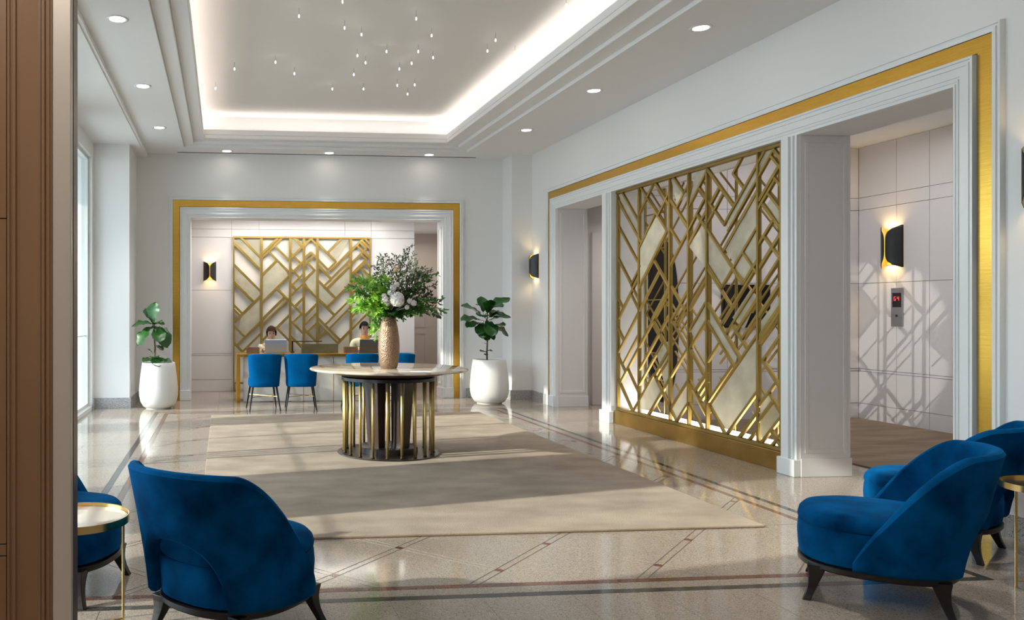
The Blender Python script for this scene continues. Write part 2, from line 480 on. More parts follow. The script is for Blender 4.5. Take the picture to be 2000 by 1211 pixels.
# ------------------------------------------------------------------ ceiling
CZ = 3.83
TO = (-.585, 3.74, 4.30, 12.32)          # outer edge of the first step
TM = (-.435, 3.56, 4.45, 12.19)          # second step
TI = (-.285, 3.345, 4.60, 12.05)         # inner lip
def ring_boxes(mb, o, i, z0, z1):
    mb.box(o[0], i[0], o[2], o[3], z0, z1); mb.box(i[1], o[1], o[2], o[3], z0, z1)
    mb.box(i[0], i[1], o[2], i[2], z0, z1); mb.box(i[0], i[1], i[3], o[3], z0, z1); return mb
m = MB()
m.box(-1.16, 4.9, TO[3], 13.0, CZ, CZ + .5); m.box(-1.16, 4.9, 2.3, TO[2], CZ, CZ + .5)
m.box(-1.16, TO[0], TO[2], TO[3], CZ, CZ + .5); m.box(TO[1], 4.9, TO[2], TO[3], CZ, CZ + .5)
m.box(4.9, 8.7, 2.3, 4.2, CZ, CZ + .5); m.box(-2.2, 8.7, -3.2, 2.3, CZ, CZ + .5)
ceiling = m.build('ceiling', CEILW); struct(ceiling)
MB().box(-2.2, -1.16, 2.3, 13.0, CZ - .055, CZ + .5).build('window_soffit', CEILW, ceiling)
MB().box(-1.24, -1.19, 2.45, 12.85, CZ - .068, CZ - .0555).build('soffit_bead', CEILW, ceiling)
ring_boxes(MB(), TO, TM, CZ + .04, CZ + .12).build('step_moulding', CEILW, ceiling, bevel=.008)
ring_boxes(MB(), TM, TI, CZ + .085, CZ + .14).build('step_moulding', CEILW, ceiling, bevel=.008)
lip = ring_boxes(MB(), (TI[0] - .03, TI[1] + .03, TI[2] - .03, TI[3] + .03), TI, CZ + .141, CZ + .215).build('cove_lip', CEILW, ceiling)
ring_boxes(MB(), (CX0 - .15, CX1 + .15, CY0 - .15, CY1 + .15), (TI[0] - .03, TI[1] + .03, TI[2] - .03, TI[3] + .03), CZ + .1405, CZ + .155).build('cove_ledge', CEILW, ceiling)
ring_boxes(MB(), (CX0 - .3, CX1 + .3, CY0 - .3, CY1 + .3), (CX0, CX1, CY0, CY1), CZ + .156, CZ + .45).build('cove_wall', CEILW, ceiling)
MB().box(CX0 - .3, CX1 + .3, CY0 - .3, CY1 + .3, CZ + .44, CZ + .6).build('tray_panel', plain('tray_paint', (.78, .75, .72), .6), ceiling)
# slot air grille along the back
MB().box(-.7, 4.0, 12.70, 12.735, CZ - .004, CZ + .01).build('air_slot', plain('slot_dark', (.05, .05, .05), .6), ceiling)

# downlights
DLP = [onZ(229, 37, CZ), onZ(279, 168, CZ), onZ(311, 249, CZ), onZ(443, 302, CZ), onZ(640, 303, CZ), onZ(836, 304, CZ),
       onZ(1028, 254, CZ), onZ(1160, 177, CZ), onZ(1369, 54.5, CZ)]
for q in DLP[3:6]: q.y = min(q.y, 12.55)
DLN = ['first (nearest) recessed ceiling downlight in the left row beside the light tray', 'middle recessed ceiling downlight of the left row, over the window side',
       'farthest recessed downlight of the left ceiling row, near the back corner', 'left round downlight in the ceiling strip above the reception opening',
       'middle round downlight in the ceiling strip above the reception opening', 'right round downlight in the ceiling strip above the reception opening',
       'farthest round downlight of the right ceiling row, near the fig tree corner', 'middle round downlight of the right ceiling row beside the stepped tray',
       'nearest round downlight of the right ceiling row, large and bright by the brass frame']
DLP += [Vector((-.9, 4.6, CZ)), Vector((4.25, 5.0, CZ)), Vector((2.7, 4.12, CZ)), Vector((4.05, 4.1, CZ)), Vector((-.6, 3.2, CZ))]  # out of view, added to light the near floor and chairs
DLN += ['recessed downlight over the window side, nearer than the left row in view', 'recessed downlight over the near brass pilaster',
        'recessed downlight over the seat of the nearest right lounge chair', 'recessed downlight over the second right lounge chair', 'recessed downlight over the left lounge chairs']
ring_me = MB().lathe([(.062, 0.0), (.074, -.006), (.092, -.006), (.096, 0.002), (.062, .002), (.062, 0)], 32).mesh('trim_ring', TRIMW, True)
lens_me = MB().cyl(0, 0, -.004, .001, .063, 32).mesh('lens', LENS)
def downlight(p, label, power, cone=54):
    t = thing('ceiling_downlight', label, 'downlight', p, 0, 'round ceiling downlights')
    inst('trim_ring', ring_me, t, Matrix()); inst('lens', lens_me, t, Matrix())
    l = lamp('bulb', 'SPOT', (0, 0, -.02), power, WARM, t, spot_size=R(cone), spot_blend=1.0, shadow_soft_size=.06)
    return t
for k, (p, nme) in enumerate(zip(DLP, DLN)): downlight(p, nme, 110 if k in (2, 6, 11, 12) else 62, 82 if k in (2, 6) else 54)

# added spot by the near left downlight, imitates sun patches in the lift lobby
q = DLP[0] + Vector((.03, 0, -.03))
lamp('aimed_bulb', 'SPOT', q, 700, (1.0, .96, .9), spot_size=R(13), spot_blend=.2, shadow_soft_size=.012, direction=Vector((8.2, 9.6, .95)) - q)

# star lights hanging just under the tray
STARS = [(458, 135), (421, 173), (538, 122), (575, 144), (584, 32), (649, 174), (669, 4), (673, 55), (691, 146), (698, 109), (706, 68), (714, 123),
         (710, 174), (755, 101), (776, 167), (780, 135), (796, 184), (804, 124), (810, 166), (813, 37), (817, 101), (843, 70), (846, 113), (952, 100),
         (968, 79), (1006, 103), (1106, 11), (377, 10)]
star_w = MB().tube([(0, 0, .08), (0, 0, .02)], .0012, 5).mesh('wire', BLACKM)
star_b = MB().lathe([(.001, .022), (.006, .012), (.009, 0), (.007, -.010), (.001, -.016)], 10, (0, 0), (True, True)).mesh('crystal', STARM, True)
def star_label(u, v):
    lo, hi, nm = next(r for r in ((-1, 60, 'nearest'), (60, 105, 'second'), (105, 140, 'third'), (140, 999, 'farthest')) if r[0] <= v < r[1])
    row = sorted(q[0] + q[1] * .001 for q in STARS if lo <= q[1] < hi); k = row.index(u + v * .001)
    return 'tiny crystal star light in the %s row of the ceiling tray, %s from the left' % (nm, ('first', 'second', 'third', 'fourth', 'fifth', 'sixth', 'seventh', 'eighth', 'ninth', 'tenth', 'eleventh', 'twelfth')[k])
for k, (u, v) in enumerate(STARS):
    p = onZ(u, v, 4.19)
    t = thing('star_light', star_label(u, v), 'pendant', p, 0, 'star lights scattered over the ceiling tray')
    inst('wire', star_w, t, Matrix()); inst('crystal', star_b, t, Matrix.Scale(.85, 4))

# ------------------------------------------------------------------ walls
D2 = .45                                   # thickness of the right wall (reveal depth)
OT = 2.87                                  # head of the openings
S0, S1 = 6.64, 9.74                        # lattice span along the right wall
P2a, P2b = 6.44, S0                        # near pillar
P1a, P1b = S1, 9.99                        # far pillar
O2a, O1b = 4.96, 11.45
m = MB()
m.box(RXW, RXW + D2, 4.2, BY, OT, CZ + .4)
m.box(RXW, RXW + D2, O1b, BY, 0, OT); m.box(RXW, RXW + D2, P1a, P1b, 0, OT)
m.box(RXW, RXW + D2, P2a, P2b, 0, OT); m.box(RXW, RXW + D2, 4.2, O2a, 0, OT)
wall_right = struct(m.build('wall_right', WALLW))
struct(MB().box(RXW + D2, 6.4, 4.05, 4.2, 0, CZ + .4).build('wall_nook', WALLW))
struct(MB().box(6.25, 6.4, 2.3, 4.05, 0, CZ + .4).build('wall_nook_side', WALLW))
struct(MB().box(4.2, 6.4, 2.15, 2.3, 0, CZ + .4).build('wall_front_right', WALLW))
# back wall with the reception opening
BOX0, BOX1, BOT = -.505, 3.50, 2.84
BTH = .32
m = MB()
m.box(-2.1, BOX0, BY, BY + BTH, 0, CZ + .4); m.box(BOX1, 5.3, BY, BY + BTH, 0, CZ + .4); m.box(BOX0, BOX1, BY, BY + BTH, BOT, CZ + .4)
wall_back = struct(m.build('wall_back', WALLW))
struct(MB().box(-1.84, -1.335, 11.90, BY, 0, CZ).build('wall_pier_left', WALLW))
struct(MB().box(4.49, RXW, 12.43, BY, 0, CZ).build('wall_pier_right', WALLW))
# left wall with window bays
WT, WS = 3.56, .05
bays = [(3.15, 4.95), (6.35, 9.5), (10.12, 11.76)]
m = MB(); y = 2.2
for a, b in bays:
    m.box(LX - .22, LX, y, a, 0, CZ); m.box(LX - .22, LX, a, b, WT, CZ); m.box(LX - .22, LX, a, b, 0, WS); y = b
m.box(LX - .22, LX, y, 13.0, 0, CZ)
wall_left = struct(m.build('wall_left', WALLW))
WFR = plain('window_frame_paint', (.60, .63, .62), .35)
def window(idx, a, b, mull):
    m = MB(); w = .045
    m.box(LX - .14, LX - .05, a, a + w, WS, WT); m.box(LX - .14, LX - .05, b - w, b, WS, WT)
    m.box(LX - .14, LX - .05, a + w, b - w, WT - w, WT); m.box(LX - .14, LX - .05, a + w, b - w, WS, WS + w)
    o = struct(m.build('window_%d' % idx, WFR))
    cuts = [a + w] + [c for c, cw in mull] + [b - w]
    for c, cw in mull:
        MB().box(LX - .14, LX - .05, c - cw / 2, c + cw / 2, WS + w, WT - w).build('mullion', WFR, o)
    MB().box(LX - .105, LX - .085, a + w, b - w, 1.04, 1.052).build('transom', WFR, o)
    for c0, c1 in zip(cuts[:-1], cuts[1:]):
        if c1 - c0 > .1:
            MB().box(LX - .098, LX - .092, c0, c1, WS + w, WT - w).build('pane', WGLASS, o)
window(1, *bays[0], [])
window(2, *bays[1], [(7.30, .05), (7.41, .03), (7.50, .03), (7.60, .05), (8.5, .03)])
window(3, *bays[2], [(10.9, .03)])
struct(MB().box(-2.2, 8.7, -3.3, -3.15, 0, CZ + .4).build('wall_rear', WALLW))
struct(MB().box(8.6, 8.75, -3.3, 4.2, 0, CZ + .4).build('wall_rear_side', WALLW))
struct(MB().box(-2.06, -1.84, -3.3, 2.2, 0, CZ).build('wall_rear_left', WALLW))
struct(tag(MB().box(-40, -2.06, -20, 40, -.3, -.05).build('ground', PAVE), 'pale pavement outside the windows', 'pavement'))
sun_blocker = struct(MB().box(-3.75, LX - .23, 1.0, 13.0, WT + .02, WT + .2).build('trim_8', PAVE))   # unseen slab added outside to cut off the high sun
# grey granite skirting
def skirting(name, boxes):
    m = MB()
    for b in boxes: m.box(*b)
    return struct(m.build(name, GRANB))
skirting('baseboard_back', [(-1.335, -.80, BY - .02, BY, 0, .15), (3.88, 4.49, BY - .02, BY, 0, .15)])
skirting('baseboard_left', [(-1.84, -1.315, 11.88, 11.90, 0, .15), (-1.335, -1.315, 11.90, BY - .02, 0, .15)] +
         [(LX, LX + .02, a, b, 0, .15) for a, b in ((2.45, 3.15), (4.95, 6.35), (9.5, 10.12), (11.76, 11.88))])
skirting('baseboard_right', [(4.47, 4.49, 12.41, BY - .02, 0, .15), (4.49, RXW - .02, 12.41, 12.43, 0, .15), (RXW - .02, RXW, 11.78, 12.43, 0, .15),
                             (RXW - .02, RXW, 4.2, 4.60, 0, .15)])

# ---- frames swept round an opening: profile points (offset from the edge, proud height)
def sweep_frame(name, prof, e0, e1, head, place, mat, parent, z0=0.0, smooth=False):
    rings = []
    for d, h in prof:
        rings.append([place(e0 - d, z0, h), place(e0 - d, head + d, h), place(e1 + d, head + d, h), place(e1 + d, z0, h)])
    n = len(prof); vs = [p for r in rings for p in r]; fs = []
    for i in range(n - 1):
        for k in range(3):
            fs.append((i * 4 + k, i * 4 + k + 1, (i + 1) * 4 + k + 1, (i + 1) * 4 + k))
    fs.append(tuple(i * 4 for i in range(n))); fs.append(tuple(i * 4 + 3 for i in reversed(range(n))))
    return MB().add(vs, fs).build(name, mat, parent)
CAS = [(0, 0), (0, .030), (.012, .030), (.014, .022), (.026, .022), (.028, .030), (.040, .034), (.042, .026), (.052, .026), (.054, .036), (.110, .036), (.112, .046),
       (.126, .046), (.128, .038), (.142, .038), (.144, .052), (.160, .052), (.162, .02), (.165, 0)]
BRS = [(.166, 0), (.166, .016), (.170, .024), (.268, .024), (.272, .016), (.272, 0)]
OUT = [(.273, 0), (.273, .030), (.300, .034), (.302, .024), (.316, .024), (.318, .034), (.330, .034), (.334, 0)]
pb = lambda a, z, h: (a, BY - h, z)
pr = lambda a, z, h: (RXW - h, a, z)
t1 = struct(sweep_frame('trim_1', CAS, BOX0, BOX1, BOT, pb, TRIMW, None))
sweep_frame('brass_band', BRS, BOX0, BOX1, BOT, pb, BRASS, t1)
sweep_frame('outer_bead', OUT, BOX0, BOX1, BOT, pb, TRIMW, t1)
t2 = struct(sweep_frame('trim_2', CAS, O2a, O1b, OT, pr, TRIMW, None))
sweep_frame('brass_band', BRS, O2a, O1b, OT, pr, BRASS, t2)
sweep_frame('outer_bead', OUT, O2a, O1b, OT, pr, TRIMW, t2)
# plinth blocks of the casings
for nm, bs in (('trim_1', ((BOX0 - .165, BOX0 - .003, BY - .066, BY - .001), (BOX1 + .003, BOX1 + .165, BY - .066, BY - .001))),):
    for b in bs: MB().box(*b, 0, .16).build('plinth_block', TRIMW, t1, bevel=.006)
for b in ((RXW - .066, RXW - .001, O2a - .165, O2a - .003), (RXW - .066, RXW - .001, O1b + .003, O1b + .165)):
    MB().box(*b, 0, .16).build('plinth_block', TRIMW, t2, bevel=.006)
# pilasters: fluted strips on the two pillars
def pilaster(idx, a, b):
    pf = []; w = b - a
    for f, h in ((0, .0), (.0, .03), (.10, .03), (.11, .018), (.2, .018), (.21, .036), (.30, .036), (.31, .026), (.38, .026), (.39, .05), (.82, .05), (.83, .036), (.91, .036), (.92, .026), (1, .026), (1, 0)):
        pf.append((RXW - h, a + w * f))
    o = struct(MB().prism(pf, .145, OT).build('trim_%d' % idx, TRIMW))
    MB().box(RXW - .062, RXW - .0005, a - .008, b + .008, 0, .145).build('plinth_block', TRIMW, o, bevel=.006)
    return o
pilaster(3, P2a, P2b); pilaster(4, P1a, P1b)
# raised panels and skirting on the reveals that face the camera
def rect_frame(x0, x1, z0, z1, y, w=.035, proud=.010):
    m = MB()
    m.box(x0, x0 + w, y - proud, y, z0, z1); m.box(x1 - w, x1, y - proud, y, z0, z1)
    m.box(x0 + w, x1 - w, y - proud, y, z1 - w, z1); m.box(x0 + w, x1 - w, y - proud, y, z0, z0 + w)
    return m
def reveal(idx, y):
    o = struct(MB().box(RXW + .002, RXW + D2 + .012, y - .014, y - .0005, .0, .155).build('trim_%d' % idx, PANELW, bevel=.004))
    rect_frame(RXW + .04, RXW + D2 - .03, .20, OT - .06, y - .0005).build('panel_moulding', PANELW, o, bevel=.004)
    MB().box(RXW + .001, RXW + D2, y - .006, y - .0005, .156, OT - .001).build('reveal_panel', PANELW, o)
    return o
reveal(5, P2a); reveal(6, O1b)
# left reveal of reception (faces right) and the right one (faces left)
o = struct(MB().box(BOX1 - .012, BOX1 - .0005, BY, BY + BTH, 0, .15).build('trim_7', PANELW))
m = MB(); x = BOX1
m.box(x - .010, x - .0005, BY + .05, BY + .08, .2, BOT - .1); m.box(x - .010, x - .0005, BY + BTH - .08, BY + BTH - .05, .2, BOT - .1)
m.box(x - .010, x - .0005, BY + .08, BY + BTH - .08, .2, .23); m.box(x - .010, x - .0005, BY + .08, BY + BTH - .08, BOT - .13, BOT - .1)
m.build('panel_moulding', PANELW, o)

# ---- panelled walls: lacquered panels with shadow joints
def panels(parent, cols, rows, place_box, skip=None, mat=None):
    for a0, a1 in zip(cols[:-1], cols[1:]):
        for z0, z1 in zip(rows[:-1], rows[1:]):
            if skip and skip(a0, a1, z0, z1): continue
            place_box(a0 + .003, a1 - .003, z0 + .003, z1 - .003).build('panel', mat or PANELW, parent)
ROWS = [0.0, .20, .615, .645, 1.745, 2.69, 2.85, 3.5]
# lobby: wall with the lift landing
LWX = 8.2
m = MB(); m.box(LWX + .02, LWX + .3, 4.2, 7.2, 0, 3.6); m.box(LWX + .02, LWX + .3, 8.5, 10.1, 0, 3.6); m.box(LWX + .02, LWX + .3, 7.2, 8.5, 2.21, 3.6)
wall_lobby = struct(m.build('wall_lobby', GAPW))
panels(wall_lobby, [8.5, 8.81, 9.28, 9.879], ROWS, lambda a, b, c, d: MB().box(LWX + (.03 if b < 8.82 and c < 2.6 else 0) * 0, LWX + .02, a, b, c, d))
panels(wall_lobby, [7.2, 8.5], [2.21, 2.85, 3.5], lambda a, b, c, d: MB().box(LWX, LWX + .02, a, b, c, d))
panels(wall_lobby, [4.2, 5.7, 7.2], ROWS, lambda a, b, c, d: MB().box(LWX, LWX + .02, a, b, c, d))
dr = struct(MB().box(LWX + .12, LWX + .16, 7.18, 8.52, 0, 2.22).build('door_1', STEEL))
MB().box(LWX + .10, LWX + .12, 7.22, 7.84, .01, 2.2).build('door_leaf', STEEL, dr); MB().box(LWX + .10, LWX + .12, 7.86, 8.49, .01, 2.2).build('door_leaf', STEEL, dr)
wall_lobby_far = struct(MB().box(RXW + D2 + .001, LWX + .02, 9.90, 10.02, 0, 3.6).build('wall_lobby_far', GAPW))
panels(wall_lobby_far, [RXW + D2 + .002, 6.4, 7.3, LWX], ROWS, lambda a, b, c, d: MB().box(a, b, 9.88, 9.90, c, d))
struct(MB().box(RXW + D2, LWX + .3, 4.2, 12.3, 3.5, 3.62).build('ceiling_lobby', CEILW))
struct(MB().box(6.4, LWX + .3, 4.05, 4.2, 0, 3.6).build('wall_lobby_near', WALLW))
wall_passage = struct(MB().box(RXW + D2, LWX + .3, 11.66, 11.80, 0, 3.6).build('wall_passage', PANELW))
rect_frame(5.42, 6.5, 0.0, 2.55, 11.66, .14, .04).build('door_casing', PANELW, wall_passage, bevel=.006)
rect_frame(5.62, 6.3, .75, 1.5, 11.66, .03, .012).build('panel_moulding', PANELW, wall_passage)
rect_frame(5.62, 6.3, 1.58, 2.35, 11.66, .03, .012).build('panel_moulding', PANELW, wall_passage)
struct(MB().box(LWX + .02, LWX + .3, 10.1, 11.7, 0, 3.6).build('wall_passage_end', PANELW))
# reception room
RY = 14.2
wall_reception = struct(MB().box(-2.1, 3.36, RY + .02, RY + .15, 0, 3.1).build('wall_reception', GAPW))
NX_0, NX_1, NZ1 = .166, 2.567, 2.656
RROWS = [0.0, .206, .62, .65, 1.745, 2.66, 2.80, 3.05]
panels(wall_reception, [-2.1, -1.0, NX_0 - .02, .62, 2.12, NX_1 + .02, 3.36], RROWS, lambda a, b, c, d: MB().box(a, b, RY, RY + .02, c, d),
       skip=lambda a, b, c, d: a > NX_0 - .1 and b < NX_1 + .1 and d < 2.7)
MB().box(NX_0 - .02, NX_1 + .02, RY + .005, RY + .019, .0, NZ1 + .01).build('niche_back', NICHE, wall_reception)
struct(MB().box(-2.1, 5.4, BY + BTH, RY + .2, 2.97, 3.1).build('ceiling_reception', CEILW))
struct(MB().box(-2.25, -2.1, BY + BTH, RY + .2, 0, 3.1).build('wall_reception_left', PANELW))
struct(MB().box(4.6, 4.75, BY + BTH, 16.6, 0, 3.1).build('wall_corridor_right', PANELW))
wall_corr = struct(MB().box(2.6, 4.75, 16.5, 16.65, 0, 3.1).build('wall_corridor', BEIGEW))
rect_frame(3.75, 4.15, .3, .95, 16.5, .03, .012).build('panel_moulding', BEIGEW, wall_corr)
rect_frame(3.75, 4.15, 1.05, 2.2, 16.5, .03, .012).build('panel_moulding', BEIGEW, wall_corr)
struct(MB().box(3.24, 3.36, RY + .15, 16.5, 0, 3.1).build('wall_corridor_left', PANELW))
struct(MB().box(2.6, 4.75, RY + .2, 16.65, 2.97, 3.1).build('ceiling_corridor', CEILW))
for u in (505, 623, 735):
    p = onZ(u, 430.5, 2.97)
    downlight(Vector((p.x, 13.95, 2.97)), {505: 'small left downlight over the reception wall', 623: 'small middle downlight over the reception wall', 735: 'small right downlight over the reception wall'}[u], 9).scale = (.6, .6, .6)

# ---- brown panelled jamb in the near left
JY = 2.2
JB = JY + .07                              # back edge of the thin jamb
JX = onY(151.5, 600, JB).x
wf = MB().box(-1.84, JX - .012, JY + .012, JB, 0, CZ).build('wall_front_left', BROWNP); struct(wf)
def ju(u): return onY(u, 600, JY).x
prof = []
for u, h in ((60, 0), (60, .010), (14, .010), (14, .016), (18, .022), (22, .016), (24, .024), (30, .030), (34, .018), (50, .014), (66, .020), (78, .034), (82, .020), (84, .036), (94, .040), (97, .026), (105, .026)):
    pass
def strip(name, u0, u1, h0, h1, mat, seg=None):
    pts = [(ju(u0), JY + .012)] + [(ju(u0 + (u1 - u0) * f), JY - h) for f, h in (seg or [(0, h0), (1, h1)])] + [(ju(u1), JY + .012)]
    return MB().prism(pts, 0, CZ).build(name, mat, wf, smooth=False)
strip('moulding', 14, 34, 0, 0, BROWNP, [(0, .003), (.1, .008), (.3, .009), (.4, .005), (.5, .005), (.6, .010), (.9, .011), (1, .004)])
strip('moulding', 34, 82, 0, 0, BROWNP, [(0, .004), (.15, .005), (.4, .008), (.7, .012), (.9, .015), (1, .015)])
strip('moulding', 82, 104, 0, 0, BROWNP, [(0, .012), (.08, .017), (.35, .018), (.42, .013), (.5, .013), (.56, .019), (.8, .020), (.86, .016), (1, .016)])
strip('metal_strip', 104.5, 141, 0, 0, CHAMP, [(0, .013), (.05, .016), (.95, .016), (1, .013)])

MB().box(JX - .0118, JX, JY + .0125, JB, 0, CZ).build('jamb_lining', BRONZEJ, wf)
zz = [0, onY(8, 1085, JY).z, onY(8, 1062, JY).z, onY(8, 427, JY).z, CZ]
for a, b in zip(zz[:-1], zz[1:]):
    MB().box(-1.82, ju(13), JY - .004, JY + .012, a + .0015, b - .0015).build('panel', BROWNP, wf)

# ------------------------------------------------------------------ carpets
tag(MB().box(CPX0, CPX1, CPY0, CPY1, 0.0005, .016).build('carpet', CARPET, bevel=.006), 'large beige wool carpet under the round table', 'carpet')
tag(MB().box(5.7, LWX - .03, 4.4, 9.85, 0.0005, .012).build('carpet', CARPET2, bevel=.005), 'brown carpet in the lift lobby behind the pillar', 'carpet')

# ------------------------------------------------------------------ lattice screens
BAR = MB().box(-.5, .5, -.5, .5, -.5, .5).mesh('bar', BRASSD)
bm_ = bmesh.new(); bm_.from_mesh(BAR); bmesh.ops.bevel(bm_, geom=bm_.edges[:], offset=.06, segments=1, affect='EDGES'); bm_.to_mesh(BAR); bm_.free()
def put_bar(name, parent, p, q, wide, deep, nrm, ext=0.0, off=0.0):
    p, q = Vector(p), Vector(q); d = (q - p); L = d.length
    if L < 1e-4: return
    e = d / L; n = Vector(nrm); s = n.cross(e)
    c = (p + q) / 2 + n * off
    mt = Matrix(((e.x * (L + 2 * ext), s.x * wide, n.x * deep, c.x), (e.y * (L + 2 * ext), s.y * wide, n.y * deep, c.y), (e.z * (L + 2 * ext), s.z * wide, n.z * deep, c.z), (0, 0, 0, 1)))
    inst(name, BAR, parent, mt)
def pane(parent, pts, nrm, th=.006):
    n = Vector(nrm) * th / 2; P = [Vector(p) for p in pts]; k = len(P)
    MB().add([p - n for p in P] + [p + n for p in P], [tuple(reversed(range(k))), tuple(range(k, 2 * k))] + [(i, (i + 1) % k, k + (i + 1) % k, k + i) for i in range(k)]).build('glass_pane', PANE, parent)
def tidy(segs, posts_a, a0, a1, z0, z1):
    """plane segments (a, z): square them up to 45 degrees and run every end into the bar, post or rail it meets"""
    out = []
    for (p, q) in segs:
        if p[0] > q[0]: p, q = q, p
        m = ((p[0] + q[0]) / 2, (p[1] + q[1]) / 2); sg = 1 if q[1] > p[1] else -1
        h = (abs(q[0] - p[0]) + abs(q[1] - p[1])) / 4
        out.append([m[0], m[1], sg, h])
    res = []
    for i, (x, z, sg, h) in enumerate(out):
        ends = []
        for dirn in (-1, 1):
            t0 = dirn * h; best = None
            cand = [pa - x for pa in posts_a] + [(z0 - z) * sg, (z1 - z) * sg]
            for j, (x2, z2, s2, h2) in enumerate(out):
                if s2 == sg: continue
                # x + t = x2 + u ; z + sg t = z2 + s2 u
                u = ((x - x2) + (z2 - z) * -1 * sg * -1) / 2 if False else (z - z2 + sg * (x2 - x)) / (s2 - sg)
                t = x2 + u - x
                if abs(u) <= h2 + .08: cand.append(t)
            for t in cand:
                if t * dirn > .03 and abs(t - t0) < .16 and (best is None or abs(t - t0) < abs(best - t0)): best = t
            t = t0 if best is None else best
            ends.append(t)
        lo = max(ends[0], a0 - x); hi = min(ends[1], a1 - x)
        lo = max(lo, min((z0 - z) * sg, (z1 - z) * sg)); hi = min(hi, max((z0 - z) * sg, (z1 - z) * sg))
        if hi - lo > .05: res.append(((x + lo, z + sg * lo), (x + hi, z + sg * hi)))
    return res
# --- screen in the right wall, traced in four views of the photograph
SX = RXW + .055
def va(l): return [(1180 + a / 4.035, 260 + b / 4.035, 1180 + c / 4.035, 260 + d / 4.035) for a, b, c, d in l]
def vb(l): return [(1360 + a / 4.035, 260 + b / 4.035, 1360 + c / 4.035, 260 + d / 4.035) for a, b, c, d in l]
def vc(l): return [(1180 + a / 3.785, 540 + b / 3.785, 1180 + c / 3.785, 540 + d / 3.785) for a, b, c, d in l]
def vd(l): return [(1360 + a / 3.105, 540 + b / 3.105, 1360 + c / 3.105, 540 + d / 3.105) for a, b, c, d in l]
front = va([(75, 500, 278, 875), (140, 450, 278, 680), (80, 690, 275, 1085), (80, 965, 210, 1205), (205, 1205, 278, 1080), (280, 885, 415, 640), (280, 1190, 515, 770),
            (285, 450, 515, 765), (280, 650, 390, 400), (425, 430, 515, 560), (440, 620, 520, 470), (540, 330, 655, 475), (522, 500, 655, 750), (575, 580, 660, 420),
            (545, 985, 807, 525), (662, 895, 807, 620), (665, 575, 805, 330), (662, 330, 705, 270), (755, 440, 812, 520), (730, 630, 812, 765), (522, 760, 600, 860), (395, 1030, 515, 1200)])
front += vb([(90, 290, 285, 540), (20, 440, 230, 720), (5, 640, 285, 1040), (285, 1040, 370, 1200), (240, 690, 545, 100), (270, 740, 620, 85), (215, 920, 490, 450),
             (205, 1210, 490, 740), (270, 340, 370, 160), (105, 550, 230, 370), (100, 690, 210, 490), (300, 320, 360, 420), (500, 540, 655, 260), (500, 580, 620, 390), (580, 160, 680, 290),
             (610, 110, 680, 215), (620, 350, 680, 430), (590, 490, 680, 625), (540, 580, 680, 765), (540, 820, 680, 1005), (495, 870, 610, 700), (500, 1065, 640, 830), (500, 1210, 665, 1000),
             (380, 950, 490, 1115), (360, 1200, 490, 1000), (100, 1060, 210, 1210)])
front += vc([(160, 0, 262, 175), (75, 340, 240, 0), (75, 115, 120, 240), (75, 185, 100, 255), (75, 350, 140, 490), (90, 585, 375, 0), (190, 120, 255, 235), (112, 800, 490, 95), (75, 560, 150, 715),
             (130, 665, 265, 430), (75, 750, 205, 1020), (200, 740, 270, 885), (205, 1020, 370, 745), (320, 1045, 490, 770), (370, 340, 490, 560), (370, 740, 545, 1100), (500, 965, 630, 765),
             (540, 1060, 630, 930), (505, 340, 630, 540), (630, 540, 720, 680), (525, 135, 630, 300), (530, 380, 630, 205), (495, 330, 615, 120), (635, 400, 757, 190), (660, 490, 757, 330), (625, 240, 745, 60),
             (635, 780, 757, 1000), (632, 960, 740, 1150), (665, 865, 757, 720), (690, 895, 757, 780), (710, 935, 757, 855), (390, 240, 490, 90), (270, 650, 485, 310), (265, 790, 425, 520), (365, 745, 430, 650), (390, 765, 445, 680),
             (500, 720, 560, 640)])
front += vd([(80, 180, 270, 500), (78, 310, 240, 530), (85, 765, 385, 355), (385, 355, 525, 165), (80, 785, 185, 970), (188, 950, 380, 695), (255, 990, 382, 830), (315, 1005, 382, 925), (390, 1005, 525, 850),
             (445, 930, 525, 1075), (455, 1040, 505, 985), (390, 775, 440, 705), (388, 865, 470, 760), (440, 700, 522, 850), (390, 765, 490, 645), (415, 520, 522, 690), (392, 515, 525, 360), (392, 375, 525, 205),
             (390, 225, 525, 30), (158, 285, 335, 0), (190, 330, 380, 45), (280, 280, 380, 130), (300, 340, 380, 235), (110, 30, 215, 165), (210, 290, 320, 430), (75, 500, 150, 400), (100, 715, 195, 575), (0, 740, 75, 630), (5, 685, 75, 580)])
posts = [1199.6, 1249, 1309.5, 1346, 1382, 1482, 1528]
zt_, zb_ = OT - .03, .19
scr = thing('lattice_screen', 'tall brass lattice screen of diagonal bars filling the right wall opening', 'screen', (SX, 8.2, 0))
def L1(p, X=SX): return (p.x - SX, p.y - 8.2, p.z)
def clampS(p):
    p.y = min(max(p.y, S0 + .03), S1 - .03); p.z = min(max(p.z, zb_ + .01), zt_ - .01); return p
for u in posts:
    y = min(max(onX(u, 600, SX).y, S0 + .02), S1 - .02)
    put_bar('post', scr, (0, y - 8.2, zb_), (0, y - 8.2, zt_), .026, .040, (1, 0, 0))
segs = []
for a, b, c, d in front:
    p, q = clampS(onX(a, b, SX)), clampS(onX(c, d, SX)); segs.append(((p.y - 8.2, p.z), (q.y - 8.2, q.z)))
segs = tidy(segs, [min(max(onX(u, 600, SX).y, S0 + .02), S1 - .02) - 8.2 for u in posts], S0 + .02 - 8.2, S1 - .02 - 8.2, zb_, zt_)
for k, (p, q) in enumerate(segs):
    put_bar('bar', scr, (0, p[0], p[1]), (0, q[0], q[1]), .027 if k % 3 else .035, .026, (1, 0, 0), .006, random.uniform(-.004, .004))
